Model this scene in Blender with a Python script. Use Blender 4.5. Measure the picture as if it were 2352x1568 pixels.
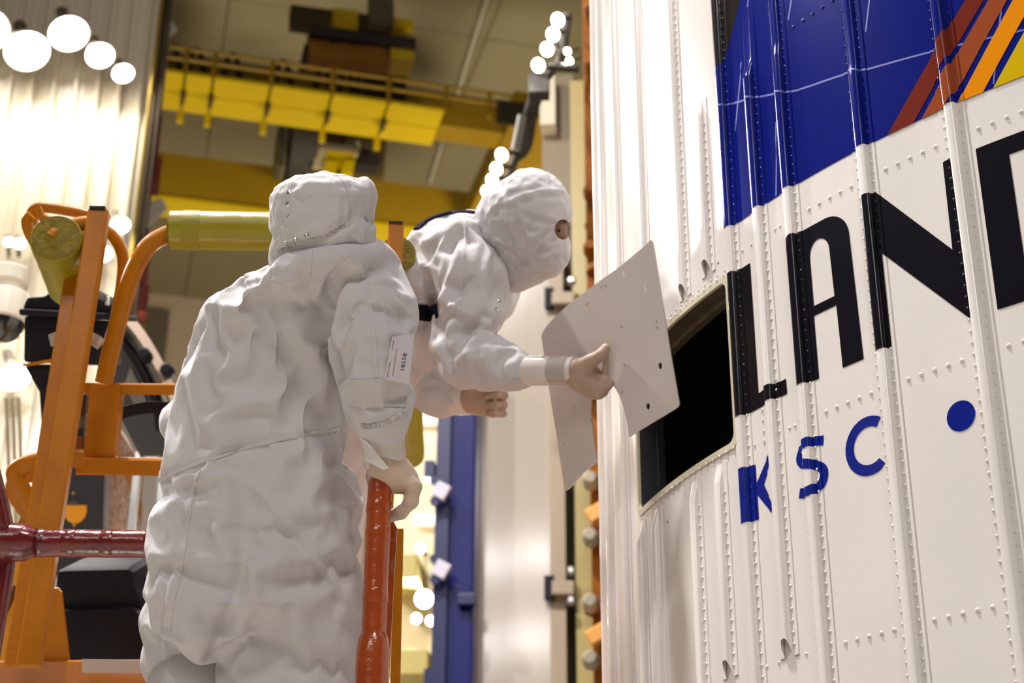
import bpy, bmesh, math, random
import numpy as np
from mathutils import Vector, Matrix
from mathutils.geometry import delaunay_2d_cdt
random.seed(7); RNG = np.random.default_rng(7)
for o in list(bpy.data.objects): bpy.data.objects.remove(o)
SC = bpy.context.scene; COL = SC.collection
PI = math.pi

# ------------------------------------------------------------------ camera
FPX, TH, ROLL, Z0 = 3677.63, 0.434986, 0.005441, 1.6
F = Vector((0, math.cos(TH), math.sin(TH)))
_r = Vector((1, 0, 0)); _u = Vector((0, -math.sin(TH), math.cos(TH)))
RT = _r*math.cos(ROLL) + _u*math.sin(ROLL)
UP = _u*math.cos(ROLL) - _r*math.sin(ROLL)
CAM = Vector((0, 0, Z0))
cd = bpy.data.cameras.new('camera'); co = bpy.data.objects.new('camera', cd); COL.objects.link(co)
co.matrix_world = Matrix(((RT.x, UP.x, -F.x, 0), (RT.y, UP.y, -F.y, 0), (RT.z, UP.z, -F.z, Z0), (0, 0, 0, 1)))
cd.sensor_width = 36; cd.lens = FPX/2352*36; cd.clip_start = .05; cd.clip_end = 300
cd.dof.use_dof = True; cd.dof.focus_distance = 2.85; cd.dof.aperture_fstop = 5.0
SC.camera = co

# ------------------------------------------------------------------ world, lights, exposure
SC.view_settings.view_transform = 'Standard'; SC.view_settings.look = 'None'
SC.view_settings.gamma = 1; SC.view_settings.use_curve_mapping = False
SC.view_settings.exposure = -0.2
w = bpy.data.worlds.new('hall_air'); SC.world = w; w.use_nodes = True
w.node_tree.nodes['Background'].inputs[0].default_value = (.90, .88, 1.0, 1)
w.node_tree.nodes['Background'].inputs[1].default_value = .09

def area(name, loc, target, size, power, color=(1, .965, .945)):
    l = bpy.data.lights.new(name, 'AREA'); l.shape = 'DISK'; l.size = size; l.energy = power; l.color = color
    o = bpy.data.objects.new(name, l); COL.objects.link(o); o.location = loc
    o.rotation_euler = (Vector(target)-Vector(loc)).to_track_quat('-Z', 'Y').to_euler()
    return o
# unseen overhead hall lamps, with lights added to brighten the far hall
area('unseen_hall_light', (-2.2, 3.0, 12), (-.2, 3.2, 3), .7, 1500)
area('unseen_hall_light', (-7.5, 4.0, 12), (.5, 3.4, 3), .5, 800)
area('unseen_hall_light', (1.5, -5.0, 11), (1.2, 3, 3), 2.0, 420)
area('unseen_hall_light', (-9, 11, 11), (0, 4, 4), .6, 1100)
area('unseen_hall_light', (-6, 18, 4), (0, 26, 16), 3.0, 1450, (1, .93, .8))  # added light, aimed up to brighten the crane and ceiling
area('unseen_hall_light', (3, 22, 10), (0, 40, 8), 3.0, 2200, (1, .93, .8))  # added light to brighten the back wall
area('unseen_hall_light', (0, 4, 8.5), (2.5, 11, 4), 1.2, 40)
# two rows of unseen lights behind the camera, added for reflections in the door
for i in range(6):
    area('rear_reflection_light', (-8.0+i*1.25, -12, 12.3+.1*(i % 2)), (0, 11, 3), .6, 45)
    area('rear_reflection_light', (-8.3+i*1.3, -12, 10.4+.1*(i % 2)), (0, 11, 3), .6, 45)

# ------------------------------------------------------------------ helpers
def at(px, py, d):
    """world point on the sight line through a photograph pixel, at depth d"""
    return CAM + (F + RT*((px-1176)/FPX) - UP*((py-784)/FPX))*d
def atz(px, py, z):
    """where that sight line meets the horizontal plane at height z"""
    v = F + RT*((px-1176)/FPX) - UP*((py-784)/FPX)
    return CAM + v*((z-Z0)/v.z)
def aty(px, py, y):
    v = F + RT*((px-1176)/FPX) - UP*((py-784)/FPX)
    return CAM + v*(y/v.y)
def depth(p): return (Vector(p)-CAM).dot(F)
def srgb(r, g, b):
    f = lambda c: ((c/255+.055)/1.055)**2.4 if c > 10 else c/255/12.92
    return (f(r), f(g), f(b), 1)

MATS = {}
def mat(name, col, rough=.5, metal=0, coat=0, noise=0, nscale=30, bump=0, bscale=60, stretch=None, emit=None, spec=.5, trans=0, alpha=1):
    if name in MATS: return MATS[name]
    m = bpy.data.materials.new(name); m.use_nodes = True; nt = m.node_tree
    b = nt.nodes['Principled BSDF']
    b.inputs['Base Color'].default_value = col; b.inputs['Roughness'].default_value = rough
    b.inputs['Metallic'].default_value = metal; b.inputs['Coat Weight'].default_value = coat
    b.inputs['Coat Roughness'].default_value = .12
    b.inputs['Specular IOR Level'].default_value = spec
    b.inputs['Transmission Weight'].default_value = trans
    b.inputs['Alpha'].default_value = alpha
    if emit: b.inputs['Emission Color'].default_value = col; b.inputs['Emission Strength'].default_value = emit
    if noise or bump:
        tc = nt.nodes.new('ShaderNodeTexCoord'); mp = nt.nodes.new('ShaderNodeMapping')
        nt.links.new(tc.outputs['Object'], mp.inputs[0])
        if stretch: mp.inputs['Scale'].default_value = stretch
    if noise:
        n = nt.nodes.new('ShaderNodeTexNoise'); n.inputs['Scale'].default_value = nscale; n.inputs['Detail'].default_value = 5
        nt.links.new(mp.outputs[0], n.inputs['Vector'])
        r = nt.nodes.new('ShaderNodeMapRange'); r.inputs[3].default_value = 1-noise; r.inputs[4].default_value = 1+noise
        r.inputs[1].default_value = .3; r.inputs[2].default_value = .7
        nt.links.new(n.outputs[0], r.inputs[0])
        x = nt.nodes.new('ShaderNodeMix'); x.data_type = 'RGBA'; x.blend_type = 'MULTIPLY'; x.inputs[0].default_value = 1
        x.inputs[6].default_value = col; nt.links.new(r.outputs[0], x.inputs[7]); nt.links.new(x.outputs[2], b.inputs['Base Color'])
    if bump:
        n2 = nt.nodes.new('ShaderNodeTexNoise'); n2.inputs['Scale'].default_value = bscale; n2.inputs['Detail'].default_value = 4
        nt.links.new(mp.outputs[0], n2.inputs['Vector'])
        bp = nt.nodes.new('ShaderNodeBump'); bp.inputs['Strength'].default_value = bump; bp.inputs['Distance'].default_value = .01
        nt.links.new(n2.outputs[0], bp.inputs['Height']); nt.links.new(bp.outputs[0], b.inputs['Normal'])
    MATS[name] = m
    return m

class MB:
    """collects vertices and faces of ONE mesh"""
    def __init__(s): s.v = []; s.f = []
    def add(s, vs, fs):
        k = len(s.v); s.v += [tuple(x) for x in vs]; s.f += [tuple(i+k for i in f) for f in fs]; return s
    def box(s, c, hx, hy, hz, R=None):
        R = R or Matrix.Identity(3); c = Vector(c)
        vs = [c + R @ Vector((x*hx, y*hy, z*hz)) for x in (-1, 1) for y in (-1, 1) for z in (-1, 1)]
        return s.add(vs, [(0, 1, 3, 2), (4, 6, 7, 5), (0, 4, 5, 1), (2, 3, 7, 6), (0, 2, 6, 4), (1, 5, 7, 3)])
    def sweep(s, path, sec, up=None, caps=True, scales=None, closed=False):
        """sweep a section (list of (a,b)) along a path, frames carried along"""
        P = [Vector(p) for p in path]; n = len(P); m = len(sec)
        T = []
        for i in range(n):
            a = P[max(i-1, 0)] if not closed else P[i-1]
            b = P[min(i+1, n-1)] if not closed else P[(i+1) % n]
            T.append((b-a).normalized())
        N = Vector(up) if up is not None else Vector((0, 0, 1)) if abs(T[0].z) < .9 else Vector((0, 1, 0))
        vs = []
        for i in range(n):
            N = (N - T[i]*N.dot(T[i]))
            N = N.normalized() if N.length > 1e-6 else T[i].orthogonal().normalized()
            B = T[i].cross(N); k = scales[i] if scales else 1
            vs += [P[i] + N*(a*k) + B*(b*k) for a, b in sec]
        fs = []
        for i in range(n if closed else n-1):
            for j in range(m):
                j2 = (j+1) % m; i2 = (i+1) % n
                fs.append((i*m+j, i*m+j2, i2*m+j2, i2*m+j))
        if caps and not closed: fs += [tuple(range(m))[::-1], tuple((n-1)*m+j for j in range(m))]
        return s.add(vs, fs)
    def tube(s, path, r, n=12, **k):
        return s.sweep(path, [(r*math.cos(2*PI*j/n), r*math.sin(2*PI*j/n)) for j in range(n)], **k)
    def bar(s, p0, p1, w, h, up=None, ch=.12, **k):
        c = min(w, h)*ch; a, b = w/2, h/2
        sec = [(a-c, -b), (a, -b+c), (a, b-c), (a-c, b), (-a+c, b), (-a, b-c), (-a, -b+c), (-a+c, -b)]
        return s.sweep([p0, p1], sec, up=up, **k)
    def lathe(s, c, axis, prof, n=24, up=None):
        """prof: list of (radius, distance along axis)"""
        A = Vector(axis).normalized(); N = A.orthogonal().normalized(); B = A.cross(N); c = Vector(c)
        vs = []
        for r, h in prof: vs += [c + A*h + N*(r*math.cos(2*PI*j/n)) + B*(r*math.sin(2*PI*j/n)) for j in range(n)]
        fs = []
        for i in range(len(prof)-1):
            for j in range(n): fs.append((i*n+j, i*n+(j+1) % n, (i+1)*n+(j+1) % n, (i+1)*n+j))
        if prof[0][0] > 1e-4: fs.append(tuple(range(n))[::-1])
        if prof[-1][0] > 1e-4: fs.append(tuple((len(prof)-1)*n+j for j in range(n)))
        return s.add(vs, fs)
    def prism(s, pts, off):
        """polygon (world points) extruded by the vector off"""
        n = len(pts); off = Vector(off); P = [Vector(p) for p in pts]
        return s.add(P + [p+off for p in P], [tuple(range(n))[::-1], tuple(range(n, 2*n))] + [(i, (i+1) % n, n+(i+1) % n, n+i) for i in range(n)])
    def build(s, name, m, parent=None, smooth=None, bevel=0, origin=None):
        me = bpy.data.meshes.new(name); me.from_pydata(s.v, [], s.f)
        bm = bmesh.new(); bm.from_mesh(me); bmesh.ops.remove_doubles(bm, verts=bm.verts, dist=1e-6)
        bmesh.ops.delete(bm, geom=[v for v in bm.verts if not v.link_faces], context='VERTS')
        bmesh.ops.recalc_face_normals(bm, faces=bm.faces)
        if bevel: bmesh.ops.bevel(bm, geom=[e for e in bm.edges if len(e.link_faces) == 2 and e.calc_face_angle(0) > .6], offset=bevel, segments=2, affect='EDGES', profile=.6)
        if smooth is not None:
            for f in bm.faces: f.smooth = True
            for e in bm.edges:
                if len(e.link_faces) == 2 and e.calc_face_angle(0) > smooth: e.smooth = False
        bm.to_mesh(me); bm.free()
        return link(name, me, m, parent)
def link(name, me, m, parent=None):
    o = bpy.data.objects.new(name, me); COL.objects.link(o)
    if m: me.materials.append(m)
    if parent:
        o.parent = parent; o.matrix_parent_inverse = parent_inv(parent)
    return o
def world_of(o):
    return (world_of(o.parent) @ o.matrix_parent_inverse @ o.matrix_basis) if o.parent else o.matrix_basis.copy()
def parent_inv(p): return world_of(p).inverted()
def thing(name, label, cat, loc=(0, 0, 0), group=None):
    o = bpy.data.objects.new(name, None); COL.objects.link(o); o.location = loc
    o.empty_display_size = .1
    return tag(o, label, cat, group)
def tag(o, label, cat, group=None):
    o['label'] = label; o['category'] = cat
    if group: o['group'] = group
    return o
def struct(o): o['kind'] = 'structure'; return o
def stuff(o): o['kind'] = 'stuff'; return o
def catmull(P, k=8):
    P = [np.array(p, float) for p in P]; Q = [2*P[0]-P[1]] + P + [2*P[-1]-P[-2]]; out = []
    for i in range(1, len(Q)-2):
        a, b, c, d = Q[i-1:i+3]
        for t in np.arange(k)/k:
            out.append(.5*((2*b) + (-a+c)*t + (2*a-5*b+4*c-d)*t*t + (-a+3*b-3*c+d)*t**3))
    out.append(P[-1])
    return out
def vcat(P, k=8): return [Vector(p) for p in catmull(P, k)]

# ------------------------------------------------------------------ palette
WHITE = mat('gloss_white_paint', srgb(228, 222, 216), .22, coat=.5, bump=.02, bscale=140, noise=.02, nscale=5)
BLACKP = mat('black_vinyl', (.006, .005, .008, 1), .18, spec=.35)
BLUEP = mat('royal_blue_vinyl', (.0025, .008, .17, 1), .16, spec=.4, noise=.12, nscale=4)
BLUEL = mat('letter_blue', (.004, .014, .22, 1), .2, spec=.35)
ORANGE = mat('orange_enamel', srgb(178, 106, 0), .4, coat=.06, spec=.2, noise=.10, nscale=14, bump=.05, bscale=90)
ORANGED = mat('orange_tower_paint', srgb(128, 70, 0), .6, noise=.25, nscale=6, spec=.15)
FOAM = mat('yellow_foam_cover', srgb(146, 134, 2), .34, noise=.07, nscale=22, bump=.15, bscale=40)
FOAMEND = mat('yellow_foam_end', srgb(128, 108, 14), .85, noise=.3, nscale=60, bump=.5, bscale=150)
TAPE_R = mat('red_orange_tape', srgb(166, 70, 18), .2, coat=.5, noise=.12, nscale=25, bump=.5, bscale=22)
TAPE_D = mat('dark_red_tape', srgb(104, 22, 18), .24, coat=.4, noise=.15, nscale=25, bump=.5, bscale=22)
BLACKPL = mat('black_plastic', (.009, .008, .012, 1), .55, bump=.1, bscale=300, spec=.2)
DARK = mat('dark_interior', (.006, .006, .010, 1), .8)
STEEL = mat('steel', (.45, .44, .42, 1), .3, metal=1)
CHROME = mat('chrome', (.7, .7, .68, 1), .12, metal=1)
GREY = mat('grey_tape', srgb(176, 162, 150), .6)
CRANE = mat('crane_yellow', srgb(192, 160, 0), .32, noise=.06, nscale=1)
CRANED = mat('crane_yellow_shaded', srgb(136, 104, 0), .5, noise=.08, nscale=1)  # darker crane yellow: shade on the girder webs put into the colour
CEIL = mat('ceiling_beige', srgb(140, 128, 92), .7, noise=.05, nscale=.6)
WALLW = mat('wall_white_panel', srgb(226, 212, 190), .25, noise=.04, nscale=1)
# ------------------------------------------------------------------ rocket stage
RR = 1.9; CX, CY = 1.1244453*RR, 2.0060087*RR
def cyl(s, z, h=0.0):
    a = s/RR - PI
    return Vector((CX + (RR+h)*math.cos(a), CY + (RR+h)*math.sin(a), z + Z0))
PROF = [(-.026, 0), (-.026, .0022), (-.0121, .0022)] + [(round(-.0116*math.copysign(abs(math.cos(t))**.7, math.cos(t)), 5), round(.0022+.0120*math.sin(t)**.7, 5)) for t in np.linspace(.12, PI-.12, 13)] + [(.0121, .0022), (.026, .0022), (.026, 0)]
Z_LO, Z_HI = -1.15, 4.6
# stringers: centre s, z bottom, z top, kind of ends, z of the step where the lower half gets fuller
STR = []
for s in (-.053, .142, .337): STR.append((s, Z_LO, Z_HI, None))
for s in (.450, .545, .735): STR.append((s, Z_LO, 1.125, None))
STR.append((.834, .70, 1.125, None))
for s in (.532, .730): STR.append((s, 1.545, Z_HI, None))
STR.append((.832, 1.555, 1.985, None))
STR += [(.922, Z_LO, Z_HI, None), (1.0165, .70, 1.985, None), (1.109, Z_LO, Z_HI, 1.965), (1.304, Z_LO, Z_HI, 1.81),
        (1.499, Z_LO, Z_HI, None), (1.694, Z_LO, Z_HI, None), (1.889, Z_LO, Z_HI, None)] + [(round(2.084+.195*i, 4), Z_LO, Z_HI, None) for i in range(8)]
def sscale(st, z):
    c, z0, z1, step = st; k = 1.0
    if step is not None: k = .72 if z > step else 1 - .28*max(0, 1-(step-z)/.03)
    if z1 < Z_HI: k *= min(1, max(.02, (z1-z)/.045))
    if z0 > Z_LO and z < z0: k = 0
    return k
def H(s, z):
    h = 0
    for st in STR:
        c, z0, z1, step = st; d = s-c
        if abs(d) > .0261 or z < z0-1e-6 or z > z1+1e-6: continue
        k = sscale(st, z)
        for (a, ha), (b, hb) in zip(PROF[1:], PROF[2:-1]):
            if a-2e-5 <= d <= b+2e-5:
                v = ha + (hb-ha)*(d-a)/(b-a)
                h = max(h, .0022 + (v-.0022)*k)
    return h
rocket = thing('rocket_stage', 'huge white round rocket stage with ribs, blue emblem and black lettering, on the right', 'rocket', (CX, CY, Z0+Z_LO))
HS0, HS1, HZ0, HZ1 = .436, .893, 1.157, 1.512
# skin: fine where the photograph looks, coarse round the back
sg = sorted(set([round(-.3+.02*i, 4) for i in range(190)] + [HS0, HS1]))
full = 2*PI*RR; sg += list(np.linspace(sg[-1], sg[0]+full, 50)[1:-1])
zg = [Z_LO, 0, .6, HZ0, 1.25, 1.4, HZ1, 2, 3, Z_HI]
mb = MB(); n = len(sg)
mb.v = [tuple(cyl(s, z)) for z in zg for s in sg]
for i in range(len(zg)-1):
    for j in range(n):
        if zg[i] >= HZ0-1e-6 and zg[i+1] <= HZ1+1e-6 and sg[j] >= HS0-1e-6 and j+1 < n and sg[j+1] <= HS1+1e-6: continue
        mb.f.append((i*n+j, i*n+(j+1) % n, (i+1)*n+(j+1) % n, (i+1)*n+j))
mb.f.append(tuple(range(n))); mb.f.append(tuple((len(zg)-1)*n+j for j in range(n)))
skin = mb.build('skin', WHITE, rocket, smooth=.5)
# added dark sheet behind the hatch: shade of the closed space put into its colour
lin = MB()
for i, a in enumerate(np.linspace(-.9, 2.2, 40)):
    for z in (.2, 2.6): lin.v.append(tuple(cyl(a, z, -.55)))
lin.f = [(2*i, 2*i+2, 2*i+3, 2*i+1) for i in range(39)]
lin.build('interior_shade_sheet', DARK, rocket, smooth=1)

def stringer(st):
    c, z0, z1, step = st; m = MB()
    zs = [z0, z1]
    if step is not None: zs += [step-.03, step-.015, step, step+.002]
    if z1 < Z_HI: zs += [z1-.045, z1-.03, z1-.015]
    zs = sorted(zs); P = PROF; k = len(P)
    for z in zs:
        for d, h in P:
            zz = z
            if z == z0 and z0 > Z_LO: zz = z + max(0, h-.0022)*2.6     # slanted, open end
            kk = sscale(st, z)
            hh = h if h <= .0022 else .0022+(h-.0022)*kk
            m.v.append(tuple(cyl(c+d, zz, hh)))
    for i in range(len(zs)-1):
        for j in range(k-1): m.f.append((i*k+j, i*k+j+1, (i+1)*k+j+1, (i+1)*k+j))
    if z1 < Z_HI: m.f.append(tuple((len(zs)-1)*k+j for j in range(k)))
    if z1 == 1.125: pass
    return m.build('stringer', WHITE, rocket, smooth=.62)
for st in STR: stringer(st)

# hatch frame: doubler ring with rounded opening, and the lip going inwards
def rrect(s0, s1, z0, z1, r, k=5):
    out = []
    for (cs, cz, a0) in ((s1-r, z1-r, 0), (s0+r, z1-r, 90), (s0+r, z0+r, 180), (s1-r, z0+r, 270)):
        for i in range(k+1):
            a = math.radians(a0+90*i/k); out.append((cs+r*math.cos(a), cz+r*math.sin(a)))
    return out
def dens(loop, step=.02):
    out = []
    for (a, b) in zip(loop, loop[1:]+loop[:1]):
        L = math.hypot(b[0]-a[0], b[1]-a[1]); q = max(1, int(L/step))
        for i in range(q): out.append((a[0]+(b[0]-a[0])*i/q, a[1]+(b[1]-a[1])*i/q))
    return out
FRAME = mat('hatch_frame_primer', srgb(206, 198, 172), .4)
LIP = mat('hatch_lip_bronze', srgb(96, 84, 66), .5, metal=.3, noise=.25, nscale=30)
inn = dens(rrect(HS0, HS1, HZ0, HZ1, .02)); out_ = [(min(max(HS0+(HS1-HS0)*(0), s), HS1) , z) for s, z in inn]
cs, cz = (HS0+HS1)/2, (HZ0+HZ1)/2
out_ = [(cs+(s-cs)*1.05, cz+(z-cz)*1.075) for s, z in inn]
m = MB(); k = len(inn)
for loop, h in ((out_, .0005), (out_, .0030), (inn, .0030), (inn, -.004)): m.v += [tuple(cyl(s, z, h)) for s, z in loop]
for r in range(3):
    for j in range(k): m.f.append((r*k+j, r*k+(j+1) % k, (r+1)*k+(j+1) % k, (r+1)*k+j))
m.build('hatch_frame', FRAME, rocket, smooth=.6)
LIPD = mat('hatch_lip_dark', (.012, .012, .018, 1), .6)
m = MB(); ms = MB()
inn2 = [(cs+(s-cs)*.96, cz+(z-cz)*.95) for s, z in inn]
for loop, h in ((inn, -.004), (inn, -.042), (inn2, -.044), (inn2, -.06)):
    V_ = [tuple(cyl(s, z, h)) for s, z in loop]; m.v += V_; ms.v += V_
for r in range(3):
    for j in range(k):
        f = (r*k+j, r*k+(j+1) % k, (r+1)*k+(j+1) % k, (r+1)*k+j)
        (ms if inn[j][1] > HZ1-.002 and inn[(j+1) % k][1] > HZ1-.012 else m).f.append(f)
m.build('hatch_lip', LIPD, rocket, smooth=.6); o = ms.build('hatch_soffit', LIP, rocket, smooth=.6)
# --- paint films: real thin sheets that follow skin and stringers
SBR = sorted(set([round(-.3+.02*i, 4) for i in range(190)] + [round(st[0]+d, 5) for st in STR for d in [q[0] for q in PROF]+[-.0264, .0264]]))
ZBR = [1.985, 1.97, 1.955, 1.94, 1.965, 1.95, 1.935, 1.81, 1.795, 1.78, 1.545, 1.555]
def film(name, polys, m, eps=.0009, label=None):
    """polys: list of loops in (s, z); loops after the first with sign -1 are holes -> ('hole', loop)"""
    bm = bmesh.new()
    outer = [p for p in polys if p[0] != 'hole']; holes = [p[1] for p in polys if p[0] == 'hole']
    vs, es = [], []
    for L in outer+holes:
        b = len(vs); vs += [Vector((x, y)) for x, y in L]; es += [(b+i, b+(i+1) % len(L)) for i in range(len(L))]
    r = delaunay_2d_cdt(vs, es, [], 0, 1e-6)
    def inside(p, L):
        c = False
        for (x1, y1), (x2, y2) in zip(L, L[1:]+L[:1]):
            if (y1 > p[1]) != (y2 > p[1]) and p[0] < (x2-x1)*(p[1]-y1)/(y2-y1)+x1: c = not c
        return c
    bv = [bm.verts.new((v.x, v.y, 0)) for v in r[0]]
    for f in r[2]:
        c = sum((r[0][i] for i in f), Vector((0, 0)))/len(f)
        if any(inside(c, L) for L in outer) and not any(inside(c, L) for L in holes): bm.faces.new([bv[i] for i in f])
    s0 = min(p[0] for L in outer for p in L); s1 = max(p[0] for L in outer for p in L)
    z0 = min(p[1] for L in outer for p in L); z1 = max(p[1] for L in outer for p in L)
    for s in SBR:
        if s0 < s < s1: bmesh.ops.bisect_plane(bm, geom=bm.verts[:]+bm.edges[:]+bm.faces[:], plane_co=(s, 0, 0), plane_no=(1, 0, 0), dist=1e-6)
    for z in ZBR:
        if z0 < z < z1: bmesh.ops.bisect_plane(bm, geom=bm.verts[:]+bm.edges[:]+bm.faces[:], plane_co=(0, z, 0), plane_no=(0, 1, 0), dist=1e-6)
    loose = [v for v in bm.verts if not v.link_faces]
    bmesh.ops.delete(bm, geom=loose, context='VERTS')
    for v in bm.verts: v.co = cyl(v.co.x, v.co.y, H(v.co.x, v.co.y)+eps)
    bm.normal_update()
    for f in bm.faces: f.smooth = True
    for e in bm.edges:
        if len(e.link_faces) == 2 and e.calc_face_angle(0) > .62: e.smooth = False
    me = bpy.data.meshes.new(name); bm.to_mesh(me); bm.free()
    o = link(name, me, m, rocket)
    if label: o['label'] = label
    return o
def arc(cx, cy, r, a0, a1, k=8, ry=None):
    return [(cx+r*math.cos(math.radians(a0+(a1-a0)*i/k)), cy+(ry or r)*math.sin(math.radians(a0+(a1-a0)*i/k))) for i in range(k+1)]
ZB = 1.622
film('blue_field', [[(.9045, ZB), (2.6, ZB), (2.6, 3.2), (1.1, 3.2), (1.04, 2.30), (1.0016, 2.1518), (.9677, 2.0855), (.935, 2.03), (.9045, 2.0)]], BLUEP, .0009, 'royal blue emblem field')
film('night_field', [[(.9045, 2.0), (.935, 2.03), (.9677, 2.0855), (1.0016, 2.1518), (1.04, 2.30), (1.1, 3.2), (.9045, 3.2)]], mat('night_black', (.014, .010, .010, 1), .16), .0009, 'black corner of the emblem')
LINE = mat('pale_blue_line', (.09, .10, .42, 1), .4)
def ribbon(P, wd):
    P = [np.array(p) for p in P]; L, R = [], []
    for i in range(len(P)):
        t = P[min(i+1, len(P)-1)]-P[max(i-1, 0)]; t = t/np.linalg.norm(t); nn = np.array((-t[1], t[0]))*wd/2
        L.append(tuple(P[i]+nn)); R.append(tuple(P[i]-nn))
    return L+R[::-1]
film('grid_line', [ribbon(catmull([(.906, 1.925), (.9488, 1.913), (1.0693, 1.8665), (1.1536, 1.8317), (1.2862, 1.8004), (1.3371, 1.7841), (1.4784, 1.7519), (1.583, 1.729), (1.6539, 1.7147), (1.9, 1.68)], 3), .0042)], LINE, .0013)
for p, q in (((1.085, 2.36), (.957, 1.84)), ((1.22, 2.25), (1.145, 2.01)), ((1.42, 2.2), (1.3380, 1.87)), ((1.0895, 1.79), (1.0710, 1.625)), ((1.66, 1.95), (1.585, 1.63))):
    film('grid_line', [ribbon([p, q], .0036)], LINE, .0013)
def ext(p, q, t): return (q[0]+(q[0]-p[0])*t, q[1]+(q[1]-p[1])*t)
for nm, col, (l0, l1), (r0, r1), lb in (
    ('stripe', srgb(112, 38, 22), ((1.3619, ZB), (1.5553, 1.8294)), ((1.4206, ZB), (1.5899, 1.812)), 'dark red stripe'),
    ('stripe', srgb(150, 72, 36), ((1.4376, ZB), (1.599, 1.8075)), ((1.4960, ZB), (1.6328, 1.7909)), 'rust stripe'),
    ('stripe', srgb(226, 138, 2), ((1.5140, ZB), (1.6433, 1.7858)), ((1.5640, ZB), (1.6575, 1.7406)), 'orange stripe'),
    ('stripe', srgb(206, 172, 4), ((1.5835, ZB), (1.6531, 1.7088)), ((1.72, ZB), (1.79, 1.708)), 'yellow stripe')):
    film(nm, [[l0, r0, ext(r0, r1, (2.9-r1[1])/(r1[1]-r0[1])), ext(l0, l1, (2.9-l1[1])/(l1[1]-l0[1]))]], mat('stripe_'+lb.split()[0], col, .16), .0017, lb)
# letters
T0, T1 = 1.197, 1.515
film('letter', [[(.9052, T0), (1.0605, T0), (1.0605, T0+.031), (.9775, T0+.031), (.9775, T1), (.9052, T1)]], BLACKP, label='black letter L')
a_out = [(1.0945, T0), (1.1480, T0), (1.1480, 1.326), (1.206, 1.326), (1.208, T0), (1.258, T0)] + arc(1.252-.056, T1-.056, .056, 0, 90, 8) + arc(1.0945+.022, T1-.022, .022, 90, 180, 5)
a_hole = [(1.1500, 1.346), (1.2035, 1.346)] + arc(1.2010-.0275, 1.480-.032, .0275, 0, 90, 6, .032) + arc(1.1500+.024, 1.480-.032, .024, 90, 180, 6, .032)
film('letter', [a_out, ('hole', a_hole)], BLACKP, label='black letter A')
film('letter', [[(1.2915, T0), (1.3235, T0), (1.3235, 1.386), (1.4840, T0), (1.4895, T0), (1.4895, T1), (1.4690, T1), (1.4665, 1.338), (1.3235, T1), (1.2915, T1)]], BLACKP, label='black letter N')
film('letter', [[(1.5350, T0), (1.64, T0)] + arc(1.64, T0+.07, .06, -90, 0, 5, .07) + arc(1.64, T1-.07, .06, 0, 90, 5, .07) + [(1.5350, T1)],
                ('hole', [(1.5945, T0+.036), (1.63, T0+.036)] + arc(1.63, T0+.071, .03, -90, 0, 5, .035) + arc(1.63, T1-.071, .03, 0, 90, 5, .035) + [(1.5945, T1-.036)])], BLACKP, label='black letter D')
film('letter', [[(.9052, .977), (.9540, .977), (.9540, 1.026), (.9930, .979), (1.0035, .984), (.9760, 1.040), (1.0010, 1.078), (1.0010, 1.093), (.9950, 1.092), (.9540, 1.049), (.9540, 1.088), (.9052, 1.088)]], BLUEL, label='blue letter K')
sp = catmull([(1.146, 1.0745), (1.118, 1.0785), (1.091, 1.073), (1.081, 1.056), (1.096, 1.042), (1.124, 1.032), (1.142, 1.016), (1.134, .994), (1.108, .984), (1.074, .9925)], 4)
film('letter', [ribbon(sp, .0185)], BLUEL, label='blue letter S')
film('letter', [arc(1.2515, 1.031, .055, 52, 308, 22) + arc(1.2515, 1.031, .0355, 304, 56, 20)], BLUEL, label='blue letter C')
film('round_dot', [arc(1.4435, 1.0290, .0272, 0, 354, 32)], BLUEL, label='blue round dot')

# rivets
def paint(s, z):
    if T0 < z < T1:
        if .905 < s < .9775: return 'k'
        if 1.0945 < s < 1.148: return 'k'
        if 1.2915 < s < 1.3235: return 'k'
        if 1.4690 < s < 1.4895: return 'k'
        if 1.304 < s < 1.49 and 1.386-(s-1.3235)*1.18 < z < 1.515-(s-1.3235)*1.24: return 'k'
    if z < ZB: 
        if .977 < z < 1.088 and .905 < s < .954: return 'b'
        return 'w'
    if s < .9045: return 'w'
    if s < 1.0 and z > 2.0+(s-.9045)*1.4: return 'k'
    if 1.3619+(z-ZB)*.93 < s < 1.4206+(z-ZB)*.89: return 'r'
    if 1.4376+(z-ZB)*.87 < s < 1.496+(z-ZB)*.81: return 'u'
    return 'b'
RV = {c: MB() for c in 'wkbru'}
def dome(m, s, z, h, r, ht, k=7):
    c = cyl(s, z, h); a = s/RR-PI; nrm = Vector((math.cos(a), math.sin(a), 0)); t = Vector((-math.sin(a), math.cos(a), 0)); u = Vector((0, 0, 1))
    vs = []
    for rr, hh in ((1, 0), (.8, .62), (.4, .95)):
        vs += [c + nrm*(ht*hh) + t*(r*rr*math.cos(2*PI*j/k)) + u*(r*rr*math.sin(2*PI*j/k)) for j in range(k)]
    fs = [(q*k+j, q*k+(j+1) % k, (q+1)*k+(j+1) % k, (q+1)*k+j) for q in range(2) for j in range(k)] + [tuple(2*k+j for j in range(k))]
    m.add(vs, fs)
for st in STR:
    c, z0, z1, step = st
    if c < .6 or c > 2.0: continue
    z = max(z0+.02, .40); top = min(z1-.05, 2.95)
    while z < top:
        for d in (-.0168, .0168): dome(RV[paint(c+d, z)], c+d, z, .0022, .0032, .0022)
        z += .0215
for z, sg0 in ((1.127, (.955, .985, 1.06, 1.075)), (1.554, (.955, .985, 1.06, 1.075)), (.6964, (.95, .985, 1.06, 1.083))):
    for s in sg0: dome(RV[paint(s, z)], s, z, 0, .0036, .0024)
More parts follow.
